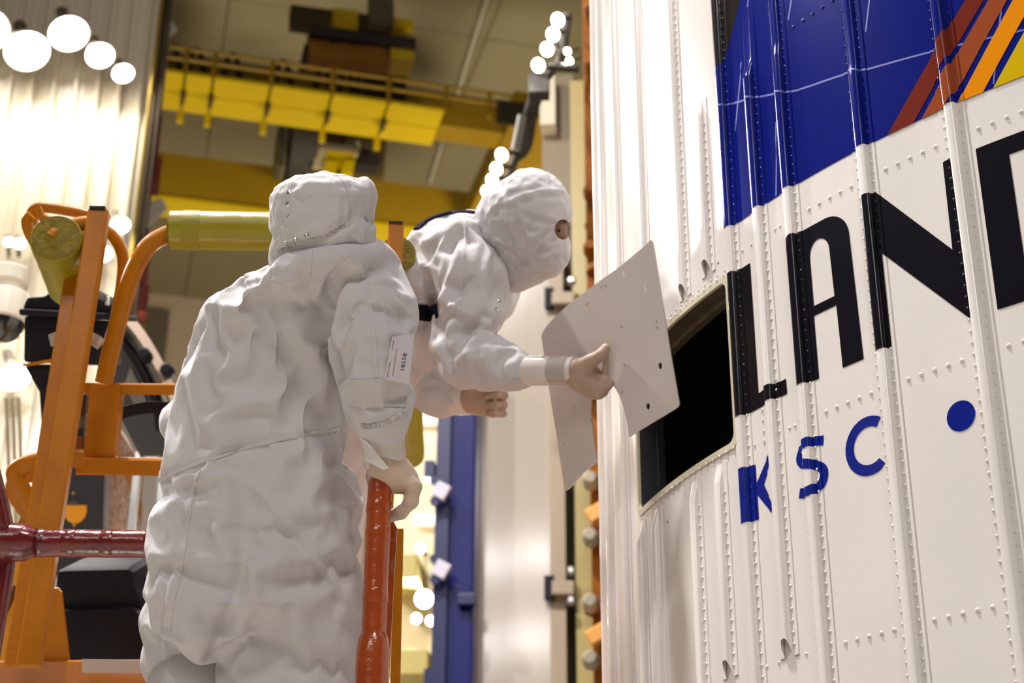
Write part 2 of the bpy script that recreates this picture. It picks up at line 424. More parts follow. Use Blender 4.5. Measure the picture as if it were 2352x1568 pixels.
for q in range(4):
    dome(RV['w'], .985, 1.19-.022*q, 0, .0036, .0024)
for i in range(18):
    for dz in (-.014, -.024): dome(RV['w'], HS0+.02+i*.0255, HZ0+dz, .003 if dz > -.02 else 0, .003, .002)
    for dz in (.014, .026): dome(RV['w'], HS0+.02+i*.0255, HZ1+dz, .003 if dz < .02 else 0, .003, .002)
for c, mm, lb in (('w', WHITE, 'white'), ('k', BLACKP, 'black'), ('b', BLUEP, 'blue'), ('r', MATS['stripe_dark'], 'red'), ('u', MATS['stripe_rust'], 'rust')):
    if RV[c].f: stuff(RV[c].build('rivets', mm, rocket, smooth=1.2))['label'] = lb+' rivet rows'
proto = None
for z in (.6964, 1.127, 1.554, 1.985):
    for base in (1.158, 1.349, 1.545, 1.741):
        for i in range(5):
            s = base+i*.0272
            m = MB(); dome(m, s, z, 0 if paint(s, z) == 'w' else .0009, .0043, .0030, 10)
            m.build('rivet', {'w': WHITE, 'k': BLACKP, 'b': BLUEP, 'r': MATS['stripe_dark'], 'u': MATS['stripe_rust']}[paint(s, z)], rocket, smooth=1.2)
# little drilled holes in the skin
hm = MB()
for s, z in ((.905, 1.60), (.868, 1.565), (.91, 1.05), (.60, 1.08)): dome(hm, s, z, .0002, .003, .0004)
stuff(hm.build('drill_holes', DARK, rocket))
# ------------------------------------------------------------------ hall
YAW = math.radians(14)
U = Vector((math.cos(YAW), math.sin(YAW), 0)); V = Vector((-math.sin(YAW), math.cos(YAW), 0)); ZV = Vector((0, 0, 1))
RH = Matrix((U, V, ZV)).transposed()
def uv(p): p = Vector(p); return p.dot(U), p.dot(V)
def W(u, v, z): return U*u + V*v + ZV*z
def hbox(m, u0, u1, v0, v1, z0, z1): return m.box(W((u0+u1)/2, (v0+v1)/2, (z0+z1)/2), abs(u1-u0)/2, abs(v1-v0)/2, abs(z1-z0)/2, RH)
def onv(px, py, v):
    """sight line meets the upright plane at hall depth v"""
    d = F + RT*((px-1176)/FPX) - UP*((py-784)/FPX)
    return CAM + d*((v-CAM.dot(V))/d.dot(V))
floor = MB(); hbox(floor, -30, 40, -12, 48, -.2, 0)
struct(floor.build('floor', mat('floor_epoxy', srgb(190, 182, 168), .35, noise=.06, nscale=.5)))
# ceiling: panels with open joints under a dark deck
ZC = 21.0
ceil = MB(); hbox(ceil, -26, 40, 4, 48, ZC+.25, ZC+.4)
ceil = struct(ceil.build('ceiling', mat('ceiling_deck', srgb(120, 108, 78), .8)))
for i in range(9):
    for j in range(7):
        m = MB(); u0 = -20+i*5.2; v0 = 18+j*4.2
        hbox(m, u0+.012, u0+5.188, v0+.012, v0+4.188, ZC+RNG.uniform(-.015, .015), ZC+.24)
        m.build('ceiling_panel', CEIL, ceil)
m = MB(); a = atz(1118, 0, ZC-.15); b = atz(1062, 180, ZC-.15); m.bar(a+(a-b)*1.0, b+(b-a)*1.6, .06, .05, up=ZV)
t_ = m.build('ceiling_conduit', mat('conduit_white', srgb(206, 200, 172), .5)); tag(t_, 'thin pale conduit running along the beige ceiling behind the crane', 'conduit')
# back wall
vb = 40.0
wb = MB(); hbox(wb, -26, 40, vb, vb+.4, 0, ZC)
wall_back = struct(wb.build('wall_back', mat('wall_beige', srgb(172, 152, 122), .6, noise=.04, nscale=.4)))
for i in range(12):
    m = MB(); u0 = -19+i*3.4; hbox(m, u0+.02, u0+3.38, vb-.12, vb-.001, .05, 16.6); m.build('wall_panel', mat('wall_beige', None), wall_back)
pl = onv(500, 608, vb-.2); m = MB(); hbox(m, -20, 20, vb-.45, vb-.12, pl.z-.12, pl.z+.12)
struct(m.build('trim_1', mat('wall_beige', None)))
# corrugated white wall on the left: sheets with ribs, each its own piece
vl = 16.0
p0 = onv(-420, 400, vl); p1 = onv(322, 400, vl)
u0, u1 = uv(p0)[0], uv(p1)[0]
m = MB(); hbox(m, u0, u1, vl+.1, vl+.3, 0, ZC)
wall_left = struct(m.build('wall_left', mat('wall_left_core', srgb(170, 158, 136), .6)))
SHEET = mat('corrugated_sheet', srgb(214, 202, 176), .28, coat=.3, noise=.05, nscale=.8, stretch=(3, 3, .2))
ns = 14
for i in range(ns):
    a = u0+(u1-u0)*i/ns; b = u0+(u1-u0)*(i+1)/ns; wd = b-a; m = MB()
    sec = [(0, .0), (.36, 0), (.46, -.055), (.62, -.055), (.72, 0), (.985, 0), (.985, .05), (0, .05)]
    vs = [W(a+x*wd, vl+y, z) for z in (.1, ZC-.1) for x, y in sec]; k = len(sec)
    m.add(vs, [tuple(range(k)), tuple(range(k, 2*k))] + [(j, (j+1) % k, k+(j+1) % k, k+j) for j in range(k)])
    m.build('wall_sheet', SHEET, wall_left)
# red column beside it with white ledges and braces
RED = mat('red_oxide', srgb(122, 44, 36), .5, noise=.12, nscale=2)
def upost(x0, x1, ytop, ybot, v, th, name, mtl, z0=None, z1=None):
    A = onv(x0, ytop, v); B = onv(x1, ytop, v); C = onv(x0, ybot, v)
    m = MB(); hbox(m, uv(A)[0], uv(B)[0], v, v+th, C.z if z0 is None else z0, A.z if z1 is None else z1); return m
rc = thing('red_column', 'dark red steel column in stacked lengths between white wall and yellow crane', 'column', onv(340, 500, 17))
for a, b in ((62, 150), (152, 254), (256, 352), (354, 412), (500, 585), (588, 650), (652, 712)):
    upost(318 if b < 420 else 309, 374 if b < 420 else 345, a, b, 17.2, .35, 'x', RED).build('column_length', RED, rc)
wc = MB(); A = onv(318, 100, 17.5); B = onv(392, 100, 17.5); hbox(wc, uv(A)[0], uv(B)[0]-.02, 17.6, 18.0, 0, ZC)
wc.build('column_core', mat('column_core_beige', srgb(178, 166, 140), .6), rc)
for (xa, ya, xb, yb) in ((392, 62, 300, 136), (368, 470, 272, 560)):
    m = MB(); m.bar(onv(xa, ya, 17.0), onv(xb, yb, 16.6), .16, .14); m.build('brace', mat('brace_white', srgb(214, 206, 190), .5), rc)
# conduits up the column
for k, (x, r, mm) in enumerate(((382, .035, 'pipe_dark'), (394, .02, 'pipe_dark'), (372, .025, 'pipe_brass'))):
    a = onv(x, 0, 15.75-.1*k); m = MB(); m.tube([W(uv(a)[0], 15.75-.1*k, ZC), W(uv(a)[0], 15.75-.1*k, .0)], r, 8)
    t_ = m.build('conduit', mat(mm, srgb(62, 52, 40) if mm == 'pipe_dark' else srgb(120, 100, 40), .85, spec=.1), None, smooth=1)
    tag(t_, ['thick dark conduit running up beside the dark red column', 'thin dark conduit right of the thick one by the red column', 'brass coloured conduit left of the two dark ones by the red column'][k], 'conduit')
# junction boxes on the back wall
for px, py, w_, h_, lb in ((447, 588, .22, .14, 'small dark box on the beige wall under the yellow padded rail'), (358, 770, .16, .5, 'tall dark box on the beige wall near the slanted glossy panel')):
    p = onv(px, py, vb-.3); m = MB(); q = w_*1.8; hbox(m, uv(p)[0]-q, uv(p)[0]+q, vb-.4, vb-.12, p.z-h_*1.5, p.z+h_*1.5)
    tag(m.build('junction_box', mat('box_grey', srgb(88, 78, 58), .6), bevel=.02), lb, 'box')

# ------------------------------------------------------------------ bridge crane
ZG = 16.5
A1, B1 = atz(400, 168, ZG), atz(1025, 252, ZG)
v_near = (uv(A1)[1]+uv(B1)[1])/2; v_far = (uv(atz(410, 262, ZG))[1]+uv(atz(1000, 332, ZG))[1])/2
uL, uR = uv(A1)[0]-1.0, uv(atz(1215, 300, ZG))[0]
uRw = uv(B1)[0]
crane = thing('bridge_crane', 'big yellow double girder bridge crane under the ceiling with rails and looped cable', 'crane', W((uL+uR)/2, v_near, ZG))
vm = (v_near+v_far)/2
nP = 6; us = [uL] + [uv(atz(x, y, ZG))[0] for x, y in ((425, 175), (490, 182), (622, 200), (762, 220), (892, 238))] + [uRw]
for a, b in zip(us, us[1:]):
    for (va, vb_) in ((v_near, vm), (vm, v_far)):
        m = MB(); hbox(m, a+.02, b-.02, va+.015, vb_-.015, ZG, ZG+.06); m.build('deck_panel', CRANE, crane)
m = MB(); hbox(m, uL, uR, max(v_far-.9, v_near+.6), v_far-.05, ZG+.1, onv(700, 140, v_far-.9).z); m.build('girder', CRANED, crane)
for a in us[1:-1]:
    m = MB(); hbox(m, a-.04, a+.04, vm-.12, vm+.12, ZG-.14, ZG); m.build('bracket', mat('crane_shadow', srgb(70, 54, 8), .7), crane)
    m = MB(); hbox(m, a-.05, a+.05, v_far-.06, v_far+.02, ZG-.22, ZG+.02); m.build('lug', CRANE, crane)
zr = atz(400, 168, ZG); 
# railing on the near edge
def topz(px, py, v): return onv(px, py, v).z
z_top = topz(700, 150, v_near); z_mid = topz(700, 174, v_near)
for nm, z in (('top_rail', z_top), ('mid_rail', z_mid)):
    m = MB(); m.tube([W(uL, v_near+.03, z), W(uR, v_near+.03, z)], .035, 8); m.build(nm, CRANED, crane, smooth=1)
for a in us[:-1]+[uRw, (uRw+uR)/2, uR]:
    m = MB(); m.bar(W(a, v_near+.03, ZG), W(a, v_near+.03, z_top), .07, .07); m.build('rail_post', CRANED, crane)
# festoon cable: loops hanging behind the railing
vf_ = v_near+.35
cab = mat('black_cable', (.012, .008, .006, 1), .5)
loopx = [395, 450, 533, 650, 742, 796, 834, 862, 882, 896, 908, 919, 930]
yt = lambda x: 116+(x-452)*.142
yb_ = lambda x: 194+(x-452)*.155
for a, b in zip(loopx, loopx[1:]):
    wdx = b-a; q = min(9, wdx*.22); sl = min(15, wdx*.2); hh = yb_((a+b)/2)-yt((a+b)/2); mid = (a+b)/2
    pts = [(a, yt(a)-3), (a+q, yt(a)+4), (a+q+sl*.4, yt(a)+hh*.35), (a+q+sl, yt(a)+hh*.72), (mid, yb_(mid)+2), (b-q-sl, yt(b)+hh*.72), (b-q-sl*.4, yt(b)+hh*.35), (b-q, yt(b)+4), (b, yt(b)-3)]
    m = MB(); PP = [onv(x, y, vf_) for x, y in pts]; m.tube(vcat([Vector((q.x, q.y, max(q.z, ZG+.12))) for q in PP], 4), .05, 6); m.build('festoon_loop', cab, crane, smooth=1)
m = MB(); m.bar(onv(390, 106, vf_), onv(950, 186, vf_), .03, .04); m.build('festoon_track', CRANED, crane)
# right end carriage and far girder
G2n = (uv(atz(400, 452, ZG))[1]+uv(atz(1080, 540, ZG))[1])/2
G2f = uv(atz(420, 492, ZG))[1]
z2 = onv(560, 374, G2n).z
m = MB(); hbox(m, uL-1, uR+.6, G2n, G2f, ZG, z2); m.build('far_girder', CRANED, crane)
m = MB(); hbox(m, uL-1, uR+.6, G2n-.05, G2f+.05, ZG-.08, ZG-.005); m.build('bottom_flange', CRANE, crane)
eL = uv(atz(1022, 252, ZG))[0]
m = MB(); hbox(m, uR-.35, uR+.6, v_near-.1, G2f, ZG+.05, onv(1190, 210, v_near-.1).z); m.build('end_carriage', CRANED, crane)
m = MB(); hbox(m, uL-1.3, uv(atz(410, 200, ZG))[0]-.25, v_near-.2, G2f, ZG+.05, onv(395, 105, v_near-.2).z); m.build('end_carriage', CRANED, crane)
# notice panel (dark) on the end carriage
pn = [onv(x, y, v_near-.34) for x, y in ((1140, 230), (1208, 238), (1204, 292), (1138, 285))]
m = MB(); m.prism(pn, -V*.03); m.build('slotted_panel', mat('panel_olive', srgb(66, 54, 10), .7), crane)
for i in range(5):
    q = [onv(1146+i*12+dx, y+i*1.5, v_near-.38) for dx, y in ((0, 236), (7, 237), (7, 282), (0, 281))]
    m = MB(); m.prism(q, -V*.02); m.build('slot', mat('panel_dark', srgb(40, 32, 6), .8), crane)

# hoist trolley above the near girder, drum and hook block in the gap
vt = v_near+.9
tr = thing('hoist_trolley', 'dark boxy crane trolley with yellow cabinets above the yellow railing', 'trolley', onv(820, 160, vt))
def tb(name, x0, y0, x1, y1, mtl, v=vt, th=.8, dz=0):
    q = [onv(x, y, v) for x, y in ((x0, y0), (x1, y0+(x1-x0)*.13), (x1, y1+(x1-x0)*.13), (x0, y1))]
    m = MB(); m.prism(q, V*th); return m.build(name, mtl, tr)
BR = mat('trolley_brown', srgb(158, 104, 20), .6, noise=.2, nscale=2); DK = mat('trolley_dark', srgb(34, 28, 26), .6)
OLV = mat('trolley_olive', srgb(66, 56, 22), .7)
tb('machine_box', 708, 76, 896, 128, BR); tb('machine_frame', 668, 10, 940, 52, OLV, vt+.9, .3)
tb('beam', 712, 56, 956, 78, DK, vt-.15, .5)
tb('cabinet', 897, 80, 952, 130, CRANE, vt-.05); tb('cabinet', 908, 40, 950, 62, CRANE, vt+.1)
tb('motor_cover', 766, 18, 822, 62, CRANE, vt+.2, .5); tb('cable_cage', 848, -10, 905, 52, mat('cage_grey', srgb(96, 84, 66), .6), vt+.4, .2)
tb('side_post', 699, 100, 709, 132, DK); tb('side_post', 886, 84, 896, 130, DK)
for x in (758, 772, 812): tb('vent', x, 90, x+10, 98, DK, vt-.02, .05)
gv = (v_far+G2n)/2
dr = thing('hook_block', 'yellow hook block between dark drum and frame, hanging in the crane gap', 'hook', onv(785, 350, gv))
def db(name, x0, y0, x1, y1, mtl, v=gv, th=.5, par=None):
    q = [onv(x, y, v) for x, y in ((x0, y0), (x1, y0+(x1-x0)*.13), (x1-6, y1+(x1-x0)*.13), (x0-8, y1))]
    m = MB(); m.prism(q, V*th); return m.build(name, mtl, par or dr)
db('frame', 640, 288, 656, 378, OLV); db('frame', 656, 288, 662, 380, mat('cage_grey', None))
m = MB(); m.tube([onv(664, 330, gv+.5), onv(722, 338, gv+.5)], .85, 20); m.build('drum', mat('drum_dark', srgb(40, 32, 8), .7), dr, smooth=.6)
db('drum_housing', 664, 300, 724, 382, mat('drum_dark', None), gv+.6)
db('back_plate', 735, 300, 888, 386, mat('drum_brown', srgb(80, 62, 16), .7), gv+.8, .2)
db('side_plate', 728, 330, 750, 382, mat('plate_pale', srgb(176, 160, 116), .5), gv-.1, .1)
db('side_plate', 818, 324, 828, 356, mat('plate_pale', None), gv-.1, .1)
db('sheave_case', 752, 340, 816, 378, CRANE, gv-.1, .4); db('cheek', 750, 366, 778, 396, CRANE, gv-.15, .3); db('cheek', 792, 366, 816, 396, CRANE, gv-.15, .3)
db('hook', 776, 386, 792, 408, DK, gv, .2); db('top_bar', 735, 326, 830, 334, mat('cage_grey', None), gv-.2, .1)
db('motor', 800, 300, 860, 330, OLV, gv+.3, .4); db('motor', 826, 350, 876, 376, DK, gv+.3, .3)

# ------------------------------------------------------------------ lamps
LAMP = mat('lamp_glow', (1, .95, .86, 1), .5, emit=14)
SHADE = mat('lamp_reflector', srgb(214, 210, 200), .25, metal=.6)
def bay_lamp(px, py, d, r, axis, lb, group=None, name='high_bay_lamp', hold=None, power=0):
    c = at(px, py, d); ax = Vector(axis).normalized(); R_ = r/FPX*d
    t = thing(name, lb, 'lamp', c, group)
    m = MB(); m.lathe(c, ax, [(R_*.25, -R_*1.5), (R_*.32, -R_*1.1), (R_*.55, -R_*.9), (R_*.9, -R_*.35), (R_*1.02, 0), (R_*.97, 0), (R_*.85, -R_*.3), (R_*.4, -R_*.7)], 20); m.build('reflector', SHADE, t, smooth=.7)
    m = MB(); m.lathe(c-ax*(R_*.06), ax, [(.0001, .0), (R_*.6, 0), (R_*.96, -R_*.0), (R_*.96, -R_*.06), (.0001, -R_*.08)], 20); m.build('lens', LAMP, t)
    m = MB(); m.lathe(c-ax*(R_*1.5), ax, [(R_*.3, -R_*.8), (R_*.3, 0)], 10); m.build('ballast', mat('cage_grey', None), t)
    e = c-ax*(R_*1.9)
    if hold is not None:
        m = MB(); m.bar(e, hold(e), min(.05, R_*.6), min(.05, R_*.6)); m.build('bracket', mat('cage_grey', None), t)
    if power:
        l = bpy.data.lights.new('lamp_light', 'SPOT'); l.energy = power; l.spot_size = 3.1; l.spot_blend = .6; l.shadow_soft_size = R_*.8; l.color = (1, .93, .82)
        lo = bpy.data.objects.new('lamp_light', l); COL.objects.link(lo); lo.location = c+ax*.06; lo.rotation_euler = ax.to_track_quat('-Z', 'Y').to_euler(); lo.parent = t; lo.matrix_parent_inverse = parent_inv(t)
    return t
for px, py, r, lb in ((62, 118, 52, 'largest glaring lamp at the top left corner of the white wall'), (-40, 70, 60, 'glaring lamp half out of the picture at the top left'), (158, 78, 46, 'bright lamp second in the row on the white left wall'),
                      (230, 128, 33, 'bright lamp third in the row on the white left wall'), (283, 169, 25, 'small bright lamp at the right end of the upper left row'),
                      (275, 518, 24, 'lamp just right of the orange post top'), (236, 584, 22, 'lamp half hidden behind the orange post'), (30, 868, 40, 'lamp low on the left below the camera dome'),
                      (45, 560, 14, 'left one of the two small lamps left of the yellow foam'), (20, 556, 12, 'leftmost small lamp at the left edge beside the foam')):
    bay_lamp(px, py, depth(onv(px, py, vl-(.55 if r not in (25, 22) else .4))), r, (.35, -.35, -.85), lb, 'lamps along the white left wall', hold=lambda e: W(uv(e)[0], vl-.058, e.z), power=190 if r > 27 and py < 300 else 45)
for i, (px, py) in enumerate(((1281, 46), (1270, 79), (1256, 113), (1236, 150), (1303, 118), (1308, 140))):
    bay_lamp(px, py, 9.50+.25*(i % 2), 17 if i < 4 else 9, (-.45, -.6, -.6), ['top', 'second', 'third', 'lowest', 'small right upper', 'small right lower'][i]+' floodlight of the upper mast cluster', 'floodlights of the upper cluster', 'floodlight', hold=lambda e: at(px+26, py-6, 10.46), power=16)
for i, (px, py) in enumerate(((1152, 356), (1140, 388), (1130, 414), (1118, 440))):
    bay_lamp(px, py, 10.00+.25*(i % 2), 16.5-i*.5, (-.45, -.6, -.6), ['top', 'second', 'third', 'lowest'][i]+' floodlight of the lower cluster beside the white hood', 'floodlights of the lower cluster', 'floodlight', hold=lambda e: at(px+36, py-4, 10.62), power=16)
# mast carrying them, with cable bundle
mast = thing('light_mast', 'dark cable hung mast carrying the two floodlight clusters', 'mast', at(1215, 260, 9.90))
m = MB(); m.tube(vcat([at(1305, 30, 10.50), at(1288, 130, 10.50), at(1240, 200, 10.40), at(1208, 280, 10.40), at(1195, 330, 10.50), at(1172, 395, 10.70), at(1135, 470, 10.90)], 5), .03, 8); m.build('arm', mat('mast_grey', srgb(96, 92, 80), .5), mast, smooth=1)
for k in range(4):
    m = MB(); m.tube(vcat([at(1262-k*4, 172, 10.00), at(1228+k*5, 205+k*4, 9.90), at(1208+k*7, 262, 9.90), at(1196+k*6, 330+k*4, 10.30), at(1180, 372, 10.50)], 5), .017, 6); m.build('cable', mat('cable_dark', srgb(48, 42, 32), .6), mast, smooth=1)
m = MB(); m.box(at(1238, 200, 9.80), .065, .05, .07); m.build('junction', mat('cable_dark', None), mast, bevel=.01)
m = MB(); m.bar(at(1200, 265, 9.90), at(1184, 345, 9.90), .05, .05); m.build('ladder_rail', mat('mast_grey', None), mast)
m = MB(); m.bar(at(1258, 152, 9.70), at(1330, 158, 9.70), .03, .05); m.build('bracket', mat('cable_dark', None), mast)

# ------------------------------------------------------------------ right: sliding door, blue column, wall strip, tower
vd = 11.0
YAW2 = math.radians(-6)
U = Vector((math.cos(YAW2), math.sin(YAW2), 0)); V = Vector((-math.sin(YAW2), math.cos(YAW2), 0)); RH = Matrix((U, V, ZV)).transposed()      # this side of the hall stands at another angle
def plane_box(x0, x1, y, v, th, z0, z1):
    a, b = uv(onv(x0, y, v))[0], uv(onv(x1, y, v))[0]; m = MB(); return hbox(m, a, b, v, v+th, z0, z1)
DOOR = mat('door_gloss_white', srgb(186, 174, 158), .1, coat=.5, bump=.10, bscale=3, stretch=(6, 6, .35), noise=.02, nscale=2)
pd = onv(1170, 1000, vd)
m = plane_box(1088, 1262, 1000, vd, .3, .0, onv(1170, 590, vd).z); door = struct(m.build('door_1', DOOR))
m = plane_box(1262, 1296, 1000, vd-.02, .35, .0, onv(1280, 560, vd).z); m.build('edge_strip', mat('door_edge', srgb(170, 150, 124), .5), door)
for y in (686, 1350):
    p = onv(1262, y, vd-.06); m = MB(); m.box(p, .035, .03, .085, RH); m.build('edge_stop', BLACKPL, door, bevel=.006)
    a, b = onv(1268, y, vd-.1), onv(1318, y, vd-.1); m = MB(); m.bar(a, b, .10, .05, up=ZV); m.build('guide_arm', mat('door_edge', None), door)
    for dy in (-38, 30):
        p = onv(1312, y+dy, vd-.12); m = MB(); m.lathe(p, -V, [(.035, 0), (.035, .03), (.018, .05)], 12); m.build('roller', STEEL, door, smooth=.7)
m = plane_box(1240, 1275, 230, vd+1.0, .2, onv(1250, 285, vd+1.0).z, onv(1250, 165, vd+1.0).z)
tag(m.build('light_box', mat('light_box_white', srgb(240, 226, 196), .4)), 'pale upright box under the upper floodlights', 'box')
m = plane_box(1296, 1332, 800, vd+.25, .2, 0, onv(1310, 470, vd).z); struct(m.build('wall_right', mat('recess_dark', srgb(66, 56, 40), .7)))
m = plane_box(1316, 1350, 800, vd+.0, .2, 0, onv(1320, 185, vd).z)
tr_ = struct(m.build('trim_2', mat('strip_yellowish', srgb(178, 156, 90), .4, bump=.1, bscale=3, stretch=(8, 8, .2))))
m = plane_box(1245, 1318, 300, vd+1.2, .2, 0, onv(1280, 172, vd+1.2).z); struct(m.build('wall_side', mat('wall_strip_beige', srgb(150, 132, 104), .45, bump=.2, bscale=2, stretch=(8, 8, .2))))
# blue column
m = plane_box(1000, 1092, 1100, vd-.3, .25, 0, onv(1040, 820, vd-.3).z)
bc = m.build('blue_column', mat('blue_gloss', (.004, .006, .11, 1), .3, spec=.25, bump=.08, bscale=3, stretch=(8, 8, .3)), bevel=.02)
bcol = thing('blue_column', 'tall glossy blue steel column in front of the white sliding door', 'column', onv(1045, 1500, vd-.3))
bc.name = 'column_shaft'; bc.parent = bcol; bc.matrix_parent_inverse = parent_inv(bcol)
m = plane_box(1002, 1032, 1100, vd-.36, .06, 0, onv(1020, 820, vd-.36).z); m.build('flange', mat('blue_deep', (.004, .006, .07, 1), .4), bcol)
for y in (1128, 1308):
    p = onv(1014, y, vd-.45); m = MB(); m.box(p, .05, .03, .055, RH @ Matrix.Rotation(.5, 3, 'Y')); m.build('label_plate', mat('plate_white', srgb(206, 200, 214), .4), bcol)
    for dy in (-22, 26): m = MB(); m.lathe(onv(1000, y+dy, vd-.42), -V, [(.035, 0), (.035, .04)], 10); m.build('clamp', mat('blue_deep', None), bcol)
p = onv(1072, 1378, vd-.36); m = MB(); m.box(p, .06, .04, .04, RH); m.build('catch', mat('blue_deep', None), bcol, bevel=.008)
for y in (1082, 1560):
    p = onv(988, y, vd-.3); m = MB(); m.box(p, .035, .05, .065, RH); m.build('switch_box', mat('blue_deep', None), bcol)
# bright wall strip left of the blue column, with lamps
m = plane_box(880, 1004, 1200, vd+2, .2, 0, onv(940, 880, vd+2).z)
struct(m.build('wall_far', mat('wall_warm', srgb(240, 226, 184), .3, bump=.15, bscale=2, stretch=(6, 6, .3))))
for i, (x, y) in enumerate(((966, 1258), (974, 1375), (956, 1420), (990, 1425))):
    bay_lamp(x, y, depth(onv(x, y, vd+1.75)), 12 if i != 1 else 22, (-.1, -.9, -.3), ['upper', 'largest middle', 'lower left', 'lower right'][i]+' wall lamp in the bright strip left of the blue column', 'lamps in the bright strip', hold=lambda e: W(uv(e)[0], vd+2.05, e.z), power=70)
for i, (x, y) in enumerate(((975, 949), (978, 1182))):
    p = onv(x, y, vd+1.8); m = MB(); p = p+V*.15; m.box(p, .11, .06, .035, RH); tag(m.build('light_bar', mat('bar_glow', (1, .9, .78, 1), .5, emit=1.2)), ['upper', 'lower'][i]+' short light bar left of the blue column', 'lamp')
for i, (x, y, q) in enumerate(((935, 1325, 40), (950, 1540, 50))):
    p = onv(x, y, vd+1.7); m = MB(); m.box(p, q/FPX*12, .31, .10, RH); tag(m.build('cable_tray_box', mat('box_khaki', srgb(196, 178, 104), .5), bevel=.01), ['khaki box on the bright wall strip behind the taped post', 'lower khaki box at the bottom edge behind the taped post'][i], 'box')
# orange service tower behind the rocket edge
vtw = 9.0
tw = thing('orange_tower', 'orange steel service tower column with braces just left of the rocket', 'tower', onv(1365, 1500, vtw))
m = plane_box(1352, 1384, 800, vtw, .3, 0, 12); m.build('tower_leg', ORANGED, tw)
m = MB(); a = onv(1380, 800, vtw+.5); m.tube([W(uv(a)[0], vtw+.5, 0), W(uv(a)[0], vtw+.5, 12)], .085, 14); m.build('pipe', ORANGED, tw, smooth=1)
m = plane_box(1384, 1440, 800, vtw+.5, .2, 0, 12); m.build('tower_plate', mat('orange_dark', srgb(112, 56, 0), .5, noise=.2, nscale=4), tw)
for y in (100, 520, 830, 1180, 1460):
    p = onv(1352, y+10, vtw-.1); q = onv(1430, y-38, vtw-.1); m = MB(); m.bar(p, q, .09, .08, up=ZV); m.build('brace', mat('orange_light', srgb(216, 150, 66), .4) if y > 1000 else ORANGED, tw)
    for dy in (-70, 60):
        p = onv(1358, y+dy, vtw-.05); m = MB(); m.lathe(p, -V, [(.05, 0), (.05, .08), (.03, .12)], 12); m.build('coupling', mat('coupling_grey', srgb(150, 140, 120), .4) if y > 1000 else ORANGED, tw, smooth=.7)
for y in (620, 1100, 1240, 1400):
    p = onv(1382, y, vtw); m = MB(); m.lathe(Vector((p.x, p.y, p.z)), ZV, [(.08, -.03), (.10, -.02), (.10, .02), (.08, .03)], 16); m.build('collar', ORANGED, tw, smooth=.6)
# ------------------------------------------------------------------ person 2's lift: boom lift basket
ZRAIL = Z0+1.76; ZDECK = Z0+.72
lift = thing('lift_basket', 'orange lift basket with yellow foam padded rails and a gate, carrying the bending worker', 'lift', at(560, 1540, 3.65))
def foam(p0, p1, r, par=lift, seam=True):
    p0, p1 = Vector(p0), Vector(p1); ax = (p1-p0).normalized(); L = (p1-p0).length
    prof = [(r*.35, 0), (r*.9, 0), (r, .004)]; prof += [(r*(1+.006*math.sin(i*2.1)), .004+(L-.008)*i/10) for i in range(1, 10)] + [(r, L-.004), (r*.9, L), (r*.35, L)]
    m = MB(); m.lathe(p0, ax, prof, 32); f = m.build('foam_pad', FOAM, par, smooth=.6)
    m = MB(); m.lathe(p0-ax*.001, ax, [(.0001, 0), (r*.95, 0), (r*.95, .003)], 32); m.build('pad_end', FOAMEND, f, smooth=.6)
    for t in ((.14,) if L < .6 else (.06, .94)):
        m = MB(); m.lathe(p0+ax*(L*t), ax, [(r*1.012, -.02), (r*1.02, -.018), (r*1.02, .018), (r*1.012, .02)], 32); m.build('tape_band', mat('olive_tape', srgb(142, 130, 10), .5, bump=.2, bscale=30), f, smooth=.6)
    return f
# right side pad recedes; left pad is short; the cross pad runs behind the first worker
pr0 = atz(912, 580, ZRAIL); pr1 = atz(942, 1045, ZRAIL)
foam(pr0, pr1, .044)
pl0 = atz(122, 545, ZRAIL+.0); 
foam(at(128, 545, 3.62), at(166, 656, 3.84), .058)
foam(at(390, 528, 3.70), at(760, 533, 3.72), .046)
# posts
def vpost(px, py, d, w, h, zb, name='post', capz=True, foot=None):
    T = at(px, py, d); m = MB(); Bq_ = aty(*foot, T.y) if foot else Vector((T.x, T.y, zb)); m.bar(Bq_, T, w, h, up=(.05, -1, 0)); o = m.build(name, ORANGE, lift)
    if capz: m = MB(); m.box(T+ZV*.002, w/2*.98, h/2*.98, .004); m.build('post_cap', BLACKPL, o)
    return T
vpost(228, 489, 3.68, .036, .047, ZDECK, foot=(66, 1530))
vpost(187, 520, 3.76, .034, .036, ZDECK, capz=False, foot=(32, 1530))
vpost(910, 521, 3.70, .032, .036, ZDECK)
def rail(pts, r, name='bent_rail', n=12, k=7, flat=None, par=lift, m_=ORANGE, up=None):
    m = MB(); P = vcat([at(*p) for p in pts], k)
    if flat: m.sweep(P, [(flat[0]*math.cos(2*PI*j/n), flat[1]*math.sin(2*PI*j/n)) for j in range(n)], up=up)
    else: m.tube(P, r, n)
    return m.build(name, m_, par, smooth=1.2)
rail([(400, 535, 3.71), (378, 541, 3.71), (340, 566, 3.70), (306, 625, 3.69), (282, 700, 3.68), (258, 790, 3.67), (238, 880, 3.66)], .0205)
rail([(236, 524, 3.76), (262, 545, 3.76), (281, 585, 3.76), (281, 640, 3.76), (268, 720, 3.75), (250, 830, 3.74), (243, 880, 3.74)], .014)
rail([(228, 512, 3.67), (190, 513, 3.67), (155, 522, 3.66), (128, 536, 3.64), (116, 548, 3.63)], .017)
rail([(225, 500, 3.78), (180, 488, 3.79), (120, 478, 3.80), (84, 477, 3.80), (72, 492, 3.80), (78, 520, 3.80)], .013)
rail([(72, 494, 3.74), (62, 505, 3.74), (66, 530, 3.74), (84, 565, 3.75)], .013)
rail([(84, 478, 3.70), (100, 500, 3.70), (150, 512, 3.70)], .011)
